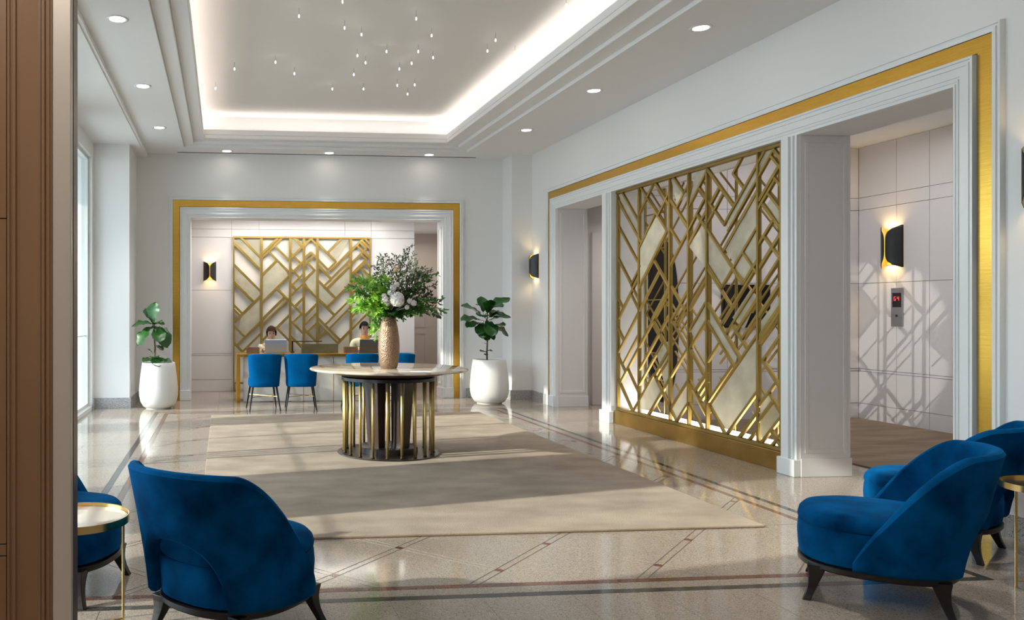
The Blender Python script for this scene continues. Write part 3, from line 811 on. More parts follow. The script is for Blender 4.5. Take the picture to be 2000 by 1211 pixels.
put_bar('rail', scr, (0, S0 + .005 - 8.2, zt_ + .012), (0, S1 - .005 - 8.2, zt_ + .012), .03, .06, (1, 0, 0))
put_bar('rail', scr, (0, S0 + .005 - 8.2, zb_ - .008), (0, S1 - .005 - 8.2, zb_ - .008), .03, .06, (1, 0, 0))
MB().box(-.05, .38, S0 + .002 - 8.2, S1 - .002 - 8.2, 0.0, .165).build('plinth', BRASSP, scr, bevel=.004)
PANES1 = [va([(80, 490, 140, 455), (278, 690, 278, 865)]), va([(285, 1180, 285, 890), (415, 650, 510, 770)]), va([(665, 570, 730, 290), (795, 290, 795, 340)]), va([(530, 350, 550, 345), (655, 480, 575, 570)]),
          vb([(270, 740, 620, 85), (545, 100, 240, 690)]), vb([(225, 910, 480, 470), (490, 740, 300, 1030)]), vb([(98, 785, 283, 1045), (205, 1195, 100, 1065)]), vb([(560, 560, 600, 495), (680, 630, 680, 755)]),
          vb([(490, 740, 490, 990), (380, 1160, 300, 1045)]), va([(668, 890, 800, 690), (800, 1060, 740, 985)]),
          vc([(215, 1000, 365, 750), (440, 860, 330, 1030)]), vc([(385, 560, 470, 480), (490, 770, 490, 960)]), vd([(95, 780, 375, 370), (375, 700, 195, 950)]), vd([(395, 860, 470, 770), (520, 850, 400, 990)]),
          vd([(85, 190, 250, 470), (240, 520, 85, 310)]), vd([(395, 370, 520, 200), (520, 100, 395, 270)]), vc([(640, 390, 750, 200), (750, 330, 670, 470)]), vc([(500, 960, 620, 780), (620, 920, 540, 1050)]),
          vd([(220, 250, 330, 80), (370, 130, 290, 320)]), vd([(390, 780, 440, 710), (510, 840, 390, 990)])]
for pl in PANES1:
    (a, b, c, d), (e, f, g_, h) = pl
    pts = [clampS(onX(*q, SX)) for q in ((a, b), (c, d), (e, f), (g_, h))]
    pane(scr, [L1(p) for p in pts], (1, 0, 0))
MB().box(.10, .30, S0 + .06 - 8.2, S1 - .06 - 8.2, .166, .175).build('light_strip', STRIPL, scr)
# second lattice at the lobby side of the wall
RXS = RXW + D2 - .05
scr2 = thing('lattice_screen', 'second brass lattice layer standing behind the front screen, lobby side', 'screen', (RXS, 8.2, .166))
ys = [S0 + .03, 7.25, 7.9, 8.35, 8.7, 9.25, S1 - .03]
zr0, zr1 = .02, OT - .19
for y in ys: put_bar('post', scr2, (0, y - 8.2, 0), (0, y - 8.2, zr1), .020, .024, (1, 0, 0))
rnd = random.Random(3)
for c0, c1 in zip(ys[:-1], ys[1:]):
    w = c1 - c0; z = rnd.uniform(-.3, .1); up = rnd.random() < .5
    while z < zr1 + .3:
        s = (w * .95) * (1 if up else -1)
        p, q = [c0, z], [c1, z + s]
        if rnd.random() < .35: q = [c0 + w * .6, z + s * .6]
        a, b = p, q
        def cl(a, b):
            out = []
            for P, Q in ((a, b), (b, a)):
                y_, z_ = P
                lim = min(max(z_, zr0), zr1)
                if lim != z_ and abs(Q[1] - z_) > 1e-6:
                    t = (lim - z_) / (Q[1] - z_); y_ = y_ + (Q[0] - y_) * t; z_ = lim
                    if not -.01 <= t <= 1.01: return None
                out.append((y_, z_))
            return out
        r = cl(a, b)
        if r: put_bar('bar', scr2, (0, r[0][0] - 8.2, r[0][1]), (0, r[1][0] - 8.2, r[1][1]), .015, .018, (1, 0, 0), .004, rnd.uniform(-.003, .003))
        z += rnd.choice([.10, .16, .28, .38]);
        if rnd.random() < .25: up = not up
for v in (430, 494, 587, 684, 732):
    z = onX(1225, v, RXS).z - .166
    put_bar('bar', scr2, (0, 9.25 - 8.2, z), (0, S1 - .03 - 8.2, z), .014, .02, (1, 0, 0))
# things in the lobby seen through the lattice
mi = thing('wall_mirror', 'tall dark smoked mirror with rounded ends on the lobby far wall, behind the lattice', 'mirror', (5.52, 9.879, .25))
N = 40
pf = [(.20 * cos(2 * pi * k / N) * (1 if abs(cos(2 * pi * k / N)) < .5 else 1), 1.02 + 1.02 * (abs(sin(2 * pi * k / N)) ** .8) * (1 if sin(2 * pi * k / N) >= 0 else -1)) for k in range(N)]
MB().add([(x, 0, z) for x, z in pf] + [(x, -.03, z) for x, z in pf], [tuple(range(N)), tuple(reversed(range(N, 2 * N)))] + [(i, (i + 1) % N, N + (i + 1) % N, N + i) for i in range(N)]).build('mirror_glass', DARKMIR, mi)
MB().tube([(x * 1.02, -.02, 1.02 + (z - 1.02) * 1.005) for x, z in pf] + [(pf[0][0] * 1.02, -.02, pf[0][1])], .012, 6).build('rim', BRONZED, mi)
p0, p1 = onY(1408, 556, 9.88), onY(1500, 640, 9.88)
sc_ = thing('wall_display', 'black wall display in the lobby, seen through the lattice bars', 'display', ((p0.x + p1.x) / 2, 9.88, p1.z))
w_, h_ = (p1.x - p0.x), p0.z - p1.z
MB().box(-w_ / 2, w_ / 2, -.05, 0, 0, h_).build('housing', BLACKM, sc_, bevel=.006)
MB().box(-w_ / 2 + .02, w_ / 2 - .02, -.053, -.05, .02, h_ - .02).build('screen_glass', SCREENB, sc_)

# --- reception lattice (in front of the lit niche)
def ve(l): return [(440 + a / 4.487, 450 + b / 4.487, 440 + c / 4.487, 450 + d / 4.487) for a, b, c, d in l]
S2Y = RY - .06
rec = ve([(72, 90, 312, 368), (155, 75, 312, 245), (72, 275, 312, 555), (72, 430, 240, 635), (72, 650, 145, 725), (72, 690, 135, 752), (72, 815, 315, 565), (100, 1005, 315, 800), (72, 820, 160, 930), (72, 985, 155, 1065), (155, 1060, 315, 900),
          (315, 250, 490, 70), (315, 215, 455, 72), (440, 145, 565, 265), (400, 190, 560, 385), (315, 395, 455, 265), (315, 635, 560, 400), (460, 510, 568, 625), (315, 785, 530, 580), (315, 840, 555, 605), (505, 565, 550, 615), (450, 850, 565, 745), (455, 860, 568, 975), (315, 965, 450, 850),
          (590, 70, 688, 135), (580, 200, 655, 290), (580, 240, 688, 130), (600, 355, 688, 275), (572, 340, 645, 405), (585, 480, 688, 380), (575, 465, 615, 520), (572, 575, 688, 460), (568, 620, 688, 760), (605, 670, 688, 590), (590, 810, 655, 745), (578, 795, 688, 910), (568, 920, 612, 968),
          (688, 135, 755, 68), (745, 68, 808, 130), (690, 250, 765, 180), (690, 310, 780, 215), (735, 165, 808, 262), (690, 440, 790, 340), (740, 315, 792, 350), (688, 460, 808, 610), (690, 755, 808, 640), (690, 830, 808, 720), (720, 890, 808, 800), (690, 850, 770, 960),
          (808, 100, 960, 275), (808, 245, 890, 340), (808, 300, 920, 420), (895, 350, 945, 300), (905, 190, 1012, 70), (945, 330, 1100, 180), (1100, 180, 1210, 70), (870, 480, 1100, 255), (895, 505, 1100, 300), (820, 450, 970, 590), (895, 660, 1100, 470), (808, 590, 950, 740), (880, 810, 1095, 615), (915, 850, 1095, 680), (808, 955, 890, 870), (815, 770, 1010, 965), (808, 800, 980, 990), (980, 985, 1100, 880), (1100, 880, 1275, 700),
          (1100, 285, 1240, 165), (1100, 395, 1240, 250), (1120, 385, 1225, 285), (1195, 85, 1275, 170), (1185, 110, 1240, 165), (1215, 68, 1275, 115), (1195, 175, 1232, 215), (1220, 185, 1275, 250), (1195, 210, 1230, 255), (1200, 260, 1270, 330), (1190, 330, 1265, 410), (1150, 385, 1190, 420), (1105, 490, 1190, 400), (1100, 560, 1275, 400), (1100, 760, 1275, 600)])
s2 = thing('lattice_screen', 'brass lattice screen with pale glass panels behind the reception desk', 'screen', ((NX_0 + NX_1) / 2, S2Y, 0))
cx2 = (NX_0 + NX_1) / 2
def L2(p): return (p.x - cx2, 0, p.z)
zt2, zb2 = NZ1 - .01, .16
def clamp2(p):
    p.x = min(max(p.x, NX_0 + .01), NX_1 - .01); p.z = min(max(p.z, zb2), zt2); return p
for u in (456.5, 510.5, 566.6, 593.3, 620, 685, 724):
    x = min(max(onY(u, 600, S2Y).x, NX_0 + .012), NX_1 - .012) - cx2
    put_bar('post', s2, (x, 0, zb2), (x, 0, zt2), .026 if u in (456.5, 724) else .046, .035, (0, -1, 0))
segs = []
for a, b, c, d in rec:
    p, q = clamp2(onY(a, b, S2Y)), clamp2(onY(c, d, S2Y)); segs.append(((p.x - cx2, p.z), (q.x - cx2, q.z)))
segs = tidy(segs, [min(max(onY(u, 600, S2Y).x, NX_0 + .012), NX_1 - .012) - cx2 for u in (456.5, 510.5, 566.6, 593.3, 620, 685, 724)], NX_0 + .012 - cx2, NX_1 - .012 - cx2, zb2, zt2)
for k, (p, q) in enumerate(segs):
    put_bar('bar', s2, (p[0], 0, p[1]), (q[0], 0, q[1]), .038 if k % 3 else .046, .026, (0, -1, 0), .006, random.uniform(-.004, .004))
put_bar('rail', s2, (NX_0 - cx2, 0, zt2 + .012), (NX_1 - cx2, 0, zt2 + .012), .03, .055, (0, -1, 0))
put_bar('rail', s2, (NX_0 - cx2, 0, zb2 - .01), (NX_1 - cx2, 0, zb2 - .01), .03, .055, (0, -1, 0))
for x in (NX_0 - cx2 + .02, NX_1 - cx2 - .02): MB().box(x - .02, x + .02, -.03, .03, 0, zb2).build('foot', BRASSD, s2)
PANES2 = [ve([(160, 80, 312, 80), (312, 240, 312, 240)]), ve([(80, 95, 150, 80), (312, 250, 312, 360)]), ve([(78, 300, 312, 555), (240, 632, 78, 445)]), ve([(320, 625, 320, 400), (455, 265, 555, 395)]), ve([(130, 780, 310, 570), (310, 800, 110, 1000)]),
          ve([(575, 75, 640, 75), (685, 135, 585, 230)]), ve([(690, 450, 785, 345), (805, 345, 805, 590)]), ve([(825, 460, 965, 590), (895, 655, 820, 590)]), ve([(900, 510, 1095, 310), (1095, 460, 970, 580)]), ve([(980, 985, 1095, 885), (1095, 1080, 980, 1080)]), ve([(815, 780, 1005, 965), (975, 985, 810, 800)]), ve([(910, 190, 1010, 75), (1090, 75, 960, 270)])]
for pl in PANES2:
    (a, b, c, d), (e, f, g_, h) = pl
    pts = [clamp2(onY(*q, S2Y)) for q in ((a, b), (c, d), (e, f), (g_, h))]
    if (pts[2] - pts[3]).length < 1e-4: pts = pts[:3]
    pane(s2, [L2(p) for p in pts], (0, -1, 0))

# ------------------------------------------------------------------ sconces: two curved black leaves over a gold reflector
def make_sconce(label, loc, rz, w=.22, h=.37, power=5):
    t = thing('wall_sconce', label, 'sconce', loc, rz, 'black and gold wall sconces')
    MB().box(-w * .30, w * .30, -.012, 0, -h * .42, h * .42).build('back_plate', SCGOLD, t)
    for sgn in (-1, 1):
        nz, ns = 14, 10; rows = []
        for i in range(nz + 1):
            zf = -1 + 2 * i / nz; row = []
            lim = 1.0 - .93 * abs(zf) ** 4.5          # the leaf reaches the middle only half way up
            for j in range(ns + 1):
                s = j / ns * lim
                ang = s * pi * .5
                row.append((sgn * (w / 2 * (1 - s * .97)), -.004 - .105 * sin(ang) ** .9, zf * h / 2))
            rows.append(row)
        n = ns + 1
        vs = [p for r in rows for p in r]
        fs = [(i * n + j, i * n + j + 1, (i + 1) * n + j + 1, (i + 1) * n + j) for i in range(nz) for j in range(ns)]
        o = MB().add(vs, fs).build('leaf_shade', SCBLACK, t, smooth=True)
        o.data.materials.append(SCGOLD)
        sm = o.modifiers.new('solid', 'SOLIDIFY'); sm.thickness = .004; sm.offset = -1 if sgn > 0 else 1
        # gold lining just inside
        MB().add([(x * .96, y + .010 if y < -.02 else y, z) for x, y, z in vs], fs).build('gold_lining', SCGLOW, t, smooth=True)
    MB().cyl(0, -.05, -.03, .03, .018, 12).build('bulb', SCGLOW, t)
    for dz in (1, -1):
        lamp('bulb_glow', 'SPOT', (0, -.055, dz * h * .30), power, (1.0, .68, .28), t, spot_size=R(120), spot_blend=.8, shadow_soft_size=.02, direction=(0, .25, dz))
    return t
make_sconce('small black sconce on the reception wall, left of the brass lattice', (onY(410, 530, RY).x, RY - .001, onY(410, 530, RY).z), 0, .215, .335, 2.2)
pS = onX(1047.5, 520, RXW)
make_sconce('black sconce on the right wall corner beside the fig tree', (RXW - .001, pS.y, pS.z), -pi / 2, .22, .375, 2.0)
make_sconce('large black sconce on the lift lobby wall above the call panel', (LWX - .001, 9.335, onX(1745, 482, LWX).z), -pi / 2, .33, .515, 6)
make_sconce('black sconce at the right edge on the wall past the brass pilaster', (RXW - .001, 4.385, 2.20), -pi / 2, .22, .37, 2.0)
# lift call panel
cp = thing('lift_call_panel', 'grey steel lift call panel with red digits under the lobby sconce', 'panel', (LWX - .001, 9.262, onX(1753, 600, LWX).z), -pi / 2)
MB().box(-.088, .088, -.012, 0, -.235, .235).build('plate', STEEL, cp, bevel=.003)
MB().box(-.064, .064, -.014, -.012, .0, .175).build('display_window', SCREENB, cp)
MB().lathe([(.016, 0), (.016, .006), (.012, .008)], 16, caps=(True, True)).build('call_button', BRONZED, cp).matrix_local = Matrix.Translation((0, -.012, -.105)) @ Matrix.Rotation(R(90), 4, 'X')
def seg_digit(ch):
    S = {'a': (0, 1, 1, 1), 'b': (1, 1, 1, .5), 'c': (1, .5, 1, 0), 'd': (0, 0, 1, 0), 'e': (0, .5, 0, 0), 'f': (0, 1, 0, .5), 'g': (0, .5, 1, .5)}
    return [S[k] for k in {'1': 'bc', '6': 'acdefg', '5': 'acdfg', 'G': 'acdef', '4': 'bcfg'}[ch]]
for ch, ox in (('G', -.036), ('4', .012)):
    mb = MB()
    for x0, z0, x1, z1 in seg_digit(ch):
        a, b = (ox + x0 * .022, .082 + z0 * .045), (ox + x1 * .022, .082 + z1 * .045)
        mb.box(min(a[0], b[0]) - .0025, max(a[0], b[0]) + .0025, -.0165, -.0142, min(a[1], b[1]) - .0025, max(a[1], b[1]) + .0025)
    mb.build('red_digit', REDLED, cp)

# ------------------------------------------------------------------ round centre table
TX, TY = 1.60, 7.86
tb = thing('round_table', 'large round marble table on a ring of brass rods over the carpet', 'table', (TX, TY, .016))
ZT = .826
MB().lathe([(0.001, ZT), (.745, ZT), (.762, ZT - .004), (.768, ZT - .012), (.762, ZT - .020), (.55, ZT - .038), (.001, ZT - .038)], 96).build('marble_top', MARBLE, tb, smooth=True)
MB().lathe([(.001, ZT - .039), (.56, ZT - .039), (.55, ZT - .052), (.40, ZT - .085), (.001, ZT - .085)], 72).build('apron', BRONZED, tb, smooth=True)
MB().lathe([(.001, ZT - .086), (.455, ZT - .086), (.455, ZT - .115), (.33, ZT - .115), (.001, ZT - .116)], 72).build('top_ring', DWOOD, tb, smooth=True)
MB().lathe([(.001, 0), (.492, 0), (.495, .004), (.490, .012), (.001, .012)], 72).build('base_disc', BRONZED, tb, smooth=True)
MB().lathe([(.001, .013), (.285, .013), (.285, .065), (.275, .07), (.001, .07)], 64).build('inner_base', DWOOD, tb, smooth=True)
rod = MB().cyl(0, 0, .0125, ZT - .113, .0135, 16).mesh('brass_rod', BRASSR, True)
shoe = MB().cyl(0, 0, .0125, .022, .017, 16).mesh('rod_shoe', BRONZED, True)
for k in range(20):
    a = 2 * pi * (k + .3) / 20
    o = inst('brass_rod', rod, tb, Matrix.Translation((.432 * cos(a), .432 * sin(a), 0))); inst('rod_shoe', shoe, o, Matrix())
slat = MB().add([(.12, -.055, .07), (.215, -.055, .07), (.215, .055, .07), (.12, .055, .07), (.13, -.07, ZT - .117), (.255, -.07, ZT - .117), (.255, .07, ZT - .117), (.13, .07, ZT - .117)],
                [(0, 3, 2, 1), (4, 5, 6, 7), (0, 1, 5, 4), (1, 2, 6, 5), (2, 3, 7, 6), (3, 0, 4, 7)]).mesh('tapered_support', WALNUT)
for k in range(4): inst('tapered_support', slat, tb, Matrix.Rotation(R(40 + 90 * k), 4, 'Z'))

# vase
ZV = .016 + ZT + .0005
pv = onZ(759.5, 719, ZV)
VX, VY = pv.x, pv.y
VP = [(.001, .0), (.072, 0), (.080, .008), (.092, .06), (.101, .14), (.104, .21), (.099, .30), (.088, .38), (.075, .44), (.064, .48), (.060, .492), (.056, .49), (.060, .47), (.075, .40), (.085, .30), (.09, .2), (.075, .03), (.001, .02)]
vs_ = thing('vase', 'tall hammered bronze vase standing on the round marble table', 'vase', (VX, VY, ZV))
MB().lathe(VP, 56).build('vase_body', VASEM, vs_, smooth=True)

# bouquet
bq = thing('flower_arrangement', 'big bouquet of bright ferns, dark sprigs and a white hydrangea in the bronze vase', 'flowers', (VX, VY, ZV + .49))
T0 = VY * CT + VX * ST
def bpt(u, v, dy):
    """point of the bouquet at the pixel, dy metres behind the vase axis, in the bouquet's own frame"""
    p = onY(u, v, VY + dy); return Vector((p.x - VX, dy, p.z - ZV - .49))
def leaflet(mb, c, d, n, L, W, shape=0):
    d = d.normalized(); s = d.cross(n)
    if s.length < 1e-3: s = d.cross(Vector((1, 0, 0)))
    s.normalize(); n2 = s.cross(d)
    if shape == 0:
        mb.add([c, c + d * L * .5 + s * W + n2 * L * .06, c + d * L, c + d * L * .5 - s * W + n2 * L * .06], [(0, 1, 2), (0, 2, 3)])
    else:
        mb.add([c, c + d * L * .3 + s * W * .9, c + d * L * .7 + s * W * .8, c + d * L, c + d * L * .7 - s * W * .8, c + d * L * .3 - s * W * .9], [(0, 1, 2, 3), (0, 3, 4, 5)])
def frond(name, tip, mat, rng, nl=26, L=.05, W=.012, start=.25, arch=.10, shape=0, side_ang=55, twigs=0):
    mb = MB()
    root = Vector((rng.uniform(-.022, .022), rng.uniform(-.022, .022), -.12))
    P0, P3 = root, tip
    P1 = Vector((root.x * 1.3, root.y * 1.3, .06)) ; P2 = Vector((tip.x * .65, tip.y * .65, max(tip.z, .02) * .75 + arch))
    def bz(t): return P0 * (1 - t) ** 3 + P1 * 3 * t * (1 - t) ** 2 + P2 * 3 * t * t * (1 - t) + P3 * t ** 3
    pts = [bz(i / 12) for i in range(13)]
    mb.tube(pts, [.003 - .0018 * i / 12 for i in range(13)], 4)
    for k in range(nl):
        t = start + (1 - start) * k / (nl - 1)
        c = bz(t); d = (bz(min(1, t + .02)) - bz(t - .02)).normalized()
        n = Vector((rng.uniform(-.5, .5), rng.uniform(-1, .2), 1)).normalized()
        taper = 1 - .55 * t
        for sg in (-1, 1):
            s = d.cross(n).normalized() * sg
            a = R(side_ang + rng.uniform(-20, 20))
            dd = d * cos(a) + s * sin(a) + Vector((0, 0, rng.uniform(-.3, .25)))
            if twigs and rng.random() < .6:
                ln = rng.uniform(.04, .10) * taper
                mb.tube([c, c + dd.normalized() * ln], .0011, 3)
                for j in range(twigs):
                    q = c + dd.normalized() * ln * (j + 1) / twigs
                    leaflet(mb, q, dd + Vector((rng.uniform(-.9, .9), rng.uniform(-.9, .9), rng.uniform(-.6, .6))), n, L * rng.uniform(.6, 1.1), W, shape)
            else:
                leaflet(mb, c, dd, n, L * taper * rng.uniform(.7, 1.25), W * taper, shape)
    leaflet(mb, bz(1), (bz(1) - bz(.96)), Vector((0, 0, 1)), L * .6, W * .6, shape)
    return mb.build(name, mat, bq)
rg = random.Random(11)
left_t = [(679, 562), (688, 545), (684, 590), (688, 606), (700, 572), (702, 600), (712, 552), (703, 606), (728, 632), (728, 648), (713, 610), (726, 545), (735, 537), (742, 560), (728, 580), (733, 615), (745, 590), (750, 545), (720, 565), (732, 640), (693, 578), (705, 545), (748, 615), (733, 664), (695, 606)]
for k, (u, v) in enumerate(left_t):
    frond('fern_frond', bpt(u, v, rg.uniform(-.22, .20)), FERN if k % 4 else FERN2, rg, 32, .046, .0105, .28, .10 if v < 600 else .16, 1, 60, 3)
up_t = [(798, 484), (806, 500), (790, 498), (742, 505), (752, 500), (762, 508), (772, 500), (782, 512), (800, 520), (815, 520), (735, 520), (812, 508)]
for k, (u, v) in enumerate(up_t):
    frond('olive_sprig', bpt(u, v, rg.uniform(-.12, .2)), SPRIGL if k % 2 else SPRIG, rg, 26, .036, .008, .35, .02, 0, 40, 3)
right_t = [(852, 535), (842, 528), (848, 558), (856, 590), (866, 606), (838, 575), (858, 615), (830, 560), (825, 590), (835, 600), (845, 580), (818, 535), (822, 610), (808, 565), (812, 590), (828, 525), (862, 585), (800, 600), (840, 545)]
for k, (u, v) in enumerate(right_t):
    frond('dark_sprig', bpt(u, v, rg.uniform(-.2, .2)), SPRIG if k % 4 else FERN2, rg, 28, .042, .010, .3, .06, 1, 55, 4)
for u, v in ((858, 622), (846, 606), (815, 615)):
    frond('drooping_sprig', bpt(u, v, rg.uniform(-.15, .0)), FERN2, rg, 22, .032, .006, .5, .08, 0, 35, 0)
def bloom(name, c, r, n, mat, rng, pr):
    mb = MB()
    for k in range(n):
        z = 1 - 2 * (k + .5) / n; ph = k * 2.39996; d = Vector((sqrt(1 - z * z) * cos(ph), sqrt(1 - z * z) * sin(ph), z))
        p = c + d * r * rng.uniform(.9, 1.05)
        a = d.cross(Vector((.3, .2, 1))).normalized(); b = d.cross(a)
        for j in range(4):
            th = j * pi / 2 + rng.random()
            e = a * cos(th) + b * sin(th); f = a * -sin(th) + b * cos(th)
            mb.add([p, p + e * pr * .6 + f * pr * .45 + d * pr * .15, p + e * pr * 1.1 + d * pr * .25, p + e * pr * .6 - f * pr * .45 + d * pr * .15], [(0, 1, 2, 3)])
    mb.lathe([(.001, c.z - r * .85), (r * .6, c.z - r * .6), (r * .88, c.z), (r * .6, c.z + r * .6), (.001, c.z + r * .85)], 10, (c.x, c.y))
    mb.tube([c, Vector((c.x * .2, c.y * .2, .05)), Vector((c.x * .05, c.y * .05, 0)), Vector((0, 0, -.1))], .0014, 4)
    return mb.build(name, mat, bq)
bloom('hydrangea', bpt(776, 585, -.20), .066, 90, PETAL, rg, .020)
for (u, v, r) in ((752, 585, .030), (768, 562, .028), (762, 572, .022), (808, 592, .024), (800, 588, .02), (795, 600, .018), (757, 592, .024), (775, 556, .022), (750, 578, .02)):
    bloom('white_blossom', bpt(u, v, -.17 + rg.uniform(-.04, .04)), r, 26, PETAL, rg, .013)
for (u, v) in ((774, 528), (779, 521), (771, 522)):
    bloom('yellow_bloom', bpt(u, v, -.08), .009, 12, PEACH, rg, .010)
def big_leaf(name, tip, mat):
    mb = MB(); N1 = 8; b = Vector((tip.x * .12, tip.y * .12, .03)); d = tip - b; s = d.cross(Vector((0, -.4, 1))).normalized(); n = s.cross(d).normalized()
    rows = []
    for i in range(N1 + 1):
        f = i / N1; w = .062 * sin(pi * min(1, f * 1.02)) ** .6 * (0.3 if i == 0 else 1)
        c = b + d * f + n * .03 * sin(pi * f)
        rows.append([c - s * w + n * .012, c, c + s * w + n * .012])
    vs = [p for r in rows for p in r]
    mb.add(vs, [(i * 3 + j, i * 3 + j + 1, i * 3 + j + 4, i * 3 + j + 3) for i in range(N1) for j in (0, 1)])
    o = mb.build(name, mat, bq, smooth=True)
    sm = o.modifiers.new('solid', 'SOLIDIFY'); sm.thickness = .002
for (u, v, dy) in ((785, 626, -.16), (768, 618, -.22), (747, 612, -.16), (792, 612, -.05)): big_leaf('broad_leaf', bpt(u, v, dy), LEAF)

# ------------------------------------------------------------------ potted fiddle-leaf figs
def fig_leaf_mesh(L=.26, W=.085):
    mb = MB(); NL = 9; rows = []
    for i in range(NL + 1):
        f = i / NL
        w = W * (sin(pi * f ** 1.35) ** .55 if 0 < f < 1 else .02) * (1 - .18 * math.exp(-((f - .42) / .12) ** 2)) * (.85 if f < .4 else 1.05)
        y = L * f; droop = -.22 * L * f * f + .05 * L * sin(pi * f)
        row = []
        for j, q in enumerate((-1, -.5, 0, .5, 1)):
            row.append((q * w, y, droop + .16 * abs(q) * w + .012 * sin(f * 17 + q * 3) * abs(q) ** 2))
        rows.append(row)
    vs = [p for r in rows for p in r]
    mb.add(vs, [(i * 5 + j, i * 5 + j + 1, (i + 1) * 5 + j + 1, (i + 1) * 5 + j) for i in range(NL) for j in range(4)])
    mb.tube([(0, -.05, 0), (0, 0, 0), (0, L * .5, -.03 * L), (0, L * .98, -.215 * L)], [.003, .003, .0022, .001], 5)
    me = mb.mesh('leaf', LEAF, True); return me
FIG = fig_leaf_mesh()
def planter(label, loc, rpot, hpot, stem_pts, leaves, seed):
    t = thing('potted_fig', label, 'plant', loc)
    s = rpot / .30; z = hpot / .68
    MB().lathe([(.001, 0), (.19 * s, 0), (.195 * s, .012 * z), (.235 * s, .03 * z), (.278 * s, .10 * z), (.298 * s, .19 * z), (.30 * s, .27 * z), (.285 * s, .45 * z), (.262 * s, .62 * z), (.254 * s, .672 * z), (.248 * s, .68 * z), (.238 * s, .672 * z), (.236 * s, .62 * z), (.001, .62 * z)], 56).build('pot', POTW, t, smooth=True)
    MB().lathe([(.001, .628 * z), (.234 * s, .622 * z)], 40).build('soil', SOIL, t)
    MB().tube(stem_pts, [.016 - .009 * i / (len(stem_pts) - 1) for i in range(len(stem_pts))], 8).build('stem', STEMM, t, smooth=True)
    for base, d, sc in leaves:
        d = Vector(d).normalized(); up = Vector((0, -.35, 1)); x = d.cross(up)
        if x.length < .05: x = d.cross(Vector((0, 1, 0)))
        x.normalize(); n = x.cross(d)
        mt = Matrix(((x.x, d.x, n.x, base[0]), (x.y, d.y, n.y, base[1]), (x.z, d.z, n.z, base[2]), (0, 0, 0, 1)))
        inst('leaf', FIG, t, mt @ Matrix.Scale(sc, 4))
    return t
# right fig: leaf bases along the crown, directions read off the photograph (metres per pixel about .0078)
RP = (4.0, 12.04, 0)
def leaf_list(P, stem, items, hgt):
    out = []
    for (u0, v0, u1, v1, dy, sc) in items:
        a, b = onY(u0, v0, P[1]), onY(u1, v1, P[1])
        d = Vector((b.x - a.x, dy, b.z - a.z)); L = d.length
        out.append(((a.x - P[0], 0, a.z - P[2]), d, max(.35, L / .26) * sc))
    return out
items = [(940, 615, 906, 592, -.10, 1.1), (938, 625, 902, 618, -.12, 1.1), (936, 630, 908, 632, -.16, 1.05), (944, 610, 944, 580, .06, 1.1), (950, 612, 982, 580, -.06, 1.15), (952, 612, 951, 582, -.16, 1.0), (955, 620, 987, 604, .10, 1.0), (956, 625, 986, 612, -.18, 1.0),
         (950, 625, 952, 650, -.28, 1.0), (944, 630, 928, 648, -.2, 1.0), (942, 640, 934, 655, -.24, .95), (955, 635, 988, 648, -.12, 1.05), (958, 640, 974, 628, -.24, 1.0), (952, 645, 964, 662, -.12, .9), (948, 650, 945, 664, -.2, .8), (950, 605, 966, 592, -.26, 1.1), (946, 620, 930, 610, -.26, 1.0), (955, 650, 972, 656, .1, .8),
         (949, 688, 935, 682, -.1, .9), (949, 686, 961, 682, -.08, .8), (950, 692, 944, 690, -.12, .8), (951, 672, 944, 668, -.06, .7), (950, 600, 940, 590, .2, 1.0), (958, 615, 975, 600, .2, 1.0)]
stem = [(0, 0, .42), (-.02, 0, .75), (0.0, 0, .95), (-.01, 0, 1.15), (.0, 0, 1.35)]
ZR = RP[1] * CT + RP[0] * ST
def stem_px(P, pts): return [(onY(u, v, P[1]).x - P[0], 0, onY(u, v, P[1]).z) for u, v in pts]
planter('bushy fiddle-leaf fig in a white pot by the right wall corner', RP, .29, .66, [(-.03, 0, .42)] + stem_px(RP, [(951, 690), (952, 665), (950, 640), (952, 615), (951, 600)]), leaf_list(RP, stem, items, 0), 1)
LP = (-.92, 11.87, 0)
items = [(298, 632, 300, 598, -.05, 1.2), (300, 632, 286, 600, .04, 1.0), (298, 632, 259, 630, -.05, 1.0), (304, 633, 325, 629, -.12, .8), (300, 636, 270, 664, -.10, 1.15), (302, 636, 326, 664, -.14, 1.25), (306, 638, 334, 648, .06, 1.1), (300, 634, 314, 622, -.22, .9), (304, 640, 316, 660, -.26, 1.0),
         (304, 675, 320, 680, -.08, 1.0), (298, 690, 291, 680, -.04, 1.0), (296, 700, 284, 700, -.15, 1.1), (302, 702, 334, 706, -.12, 1.1), (300, 700, 305, 692, -.2, 1.0), (304, 704, 312, 696, .1, 1.0), (298, 704, 292, 702, .12, 1.0), (300, 698, 314, 706, -.26, 1.0)]
planter('sparse fiddle-leaf fig in a white pot beside the left pier', LP, .275, .655, [(-.04, 0, .42)] + stem_px(LP, [(301, 705), (303, 680), (301, 655), (301, 632), (300, 618)]), leaf_list(LP, stem, items, 0), 2)

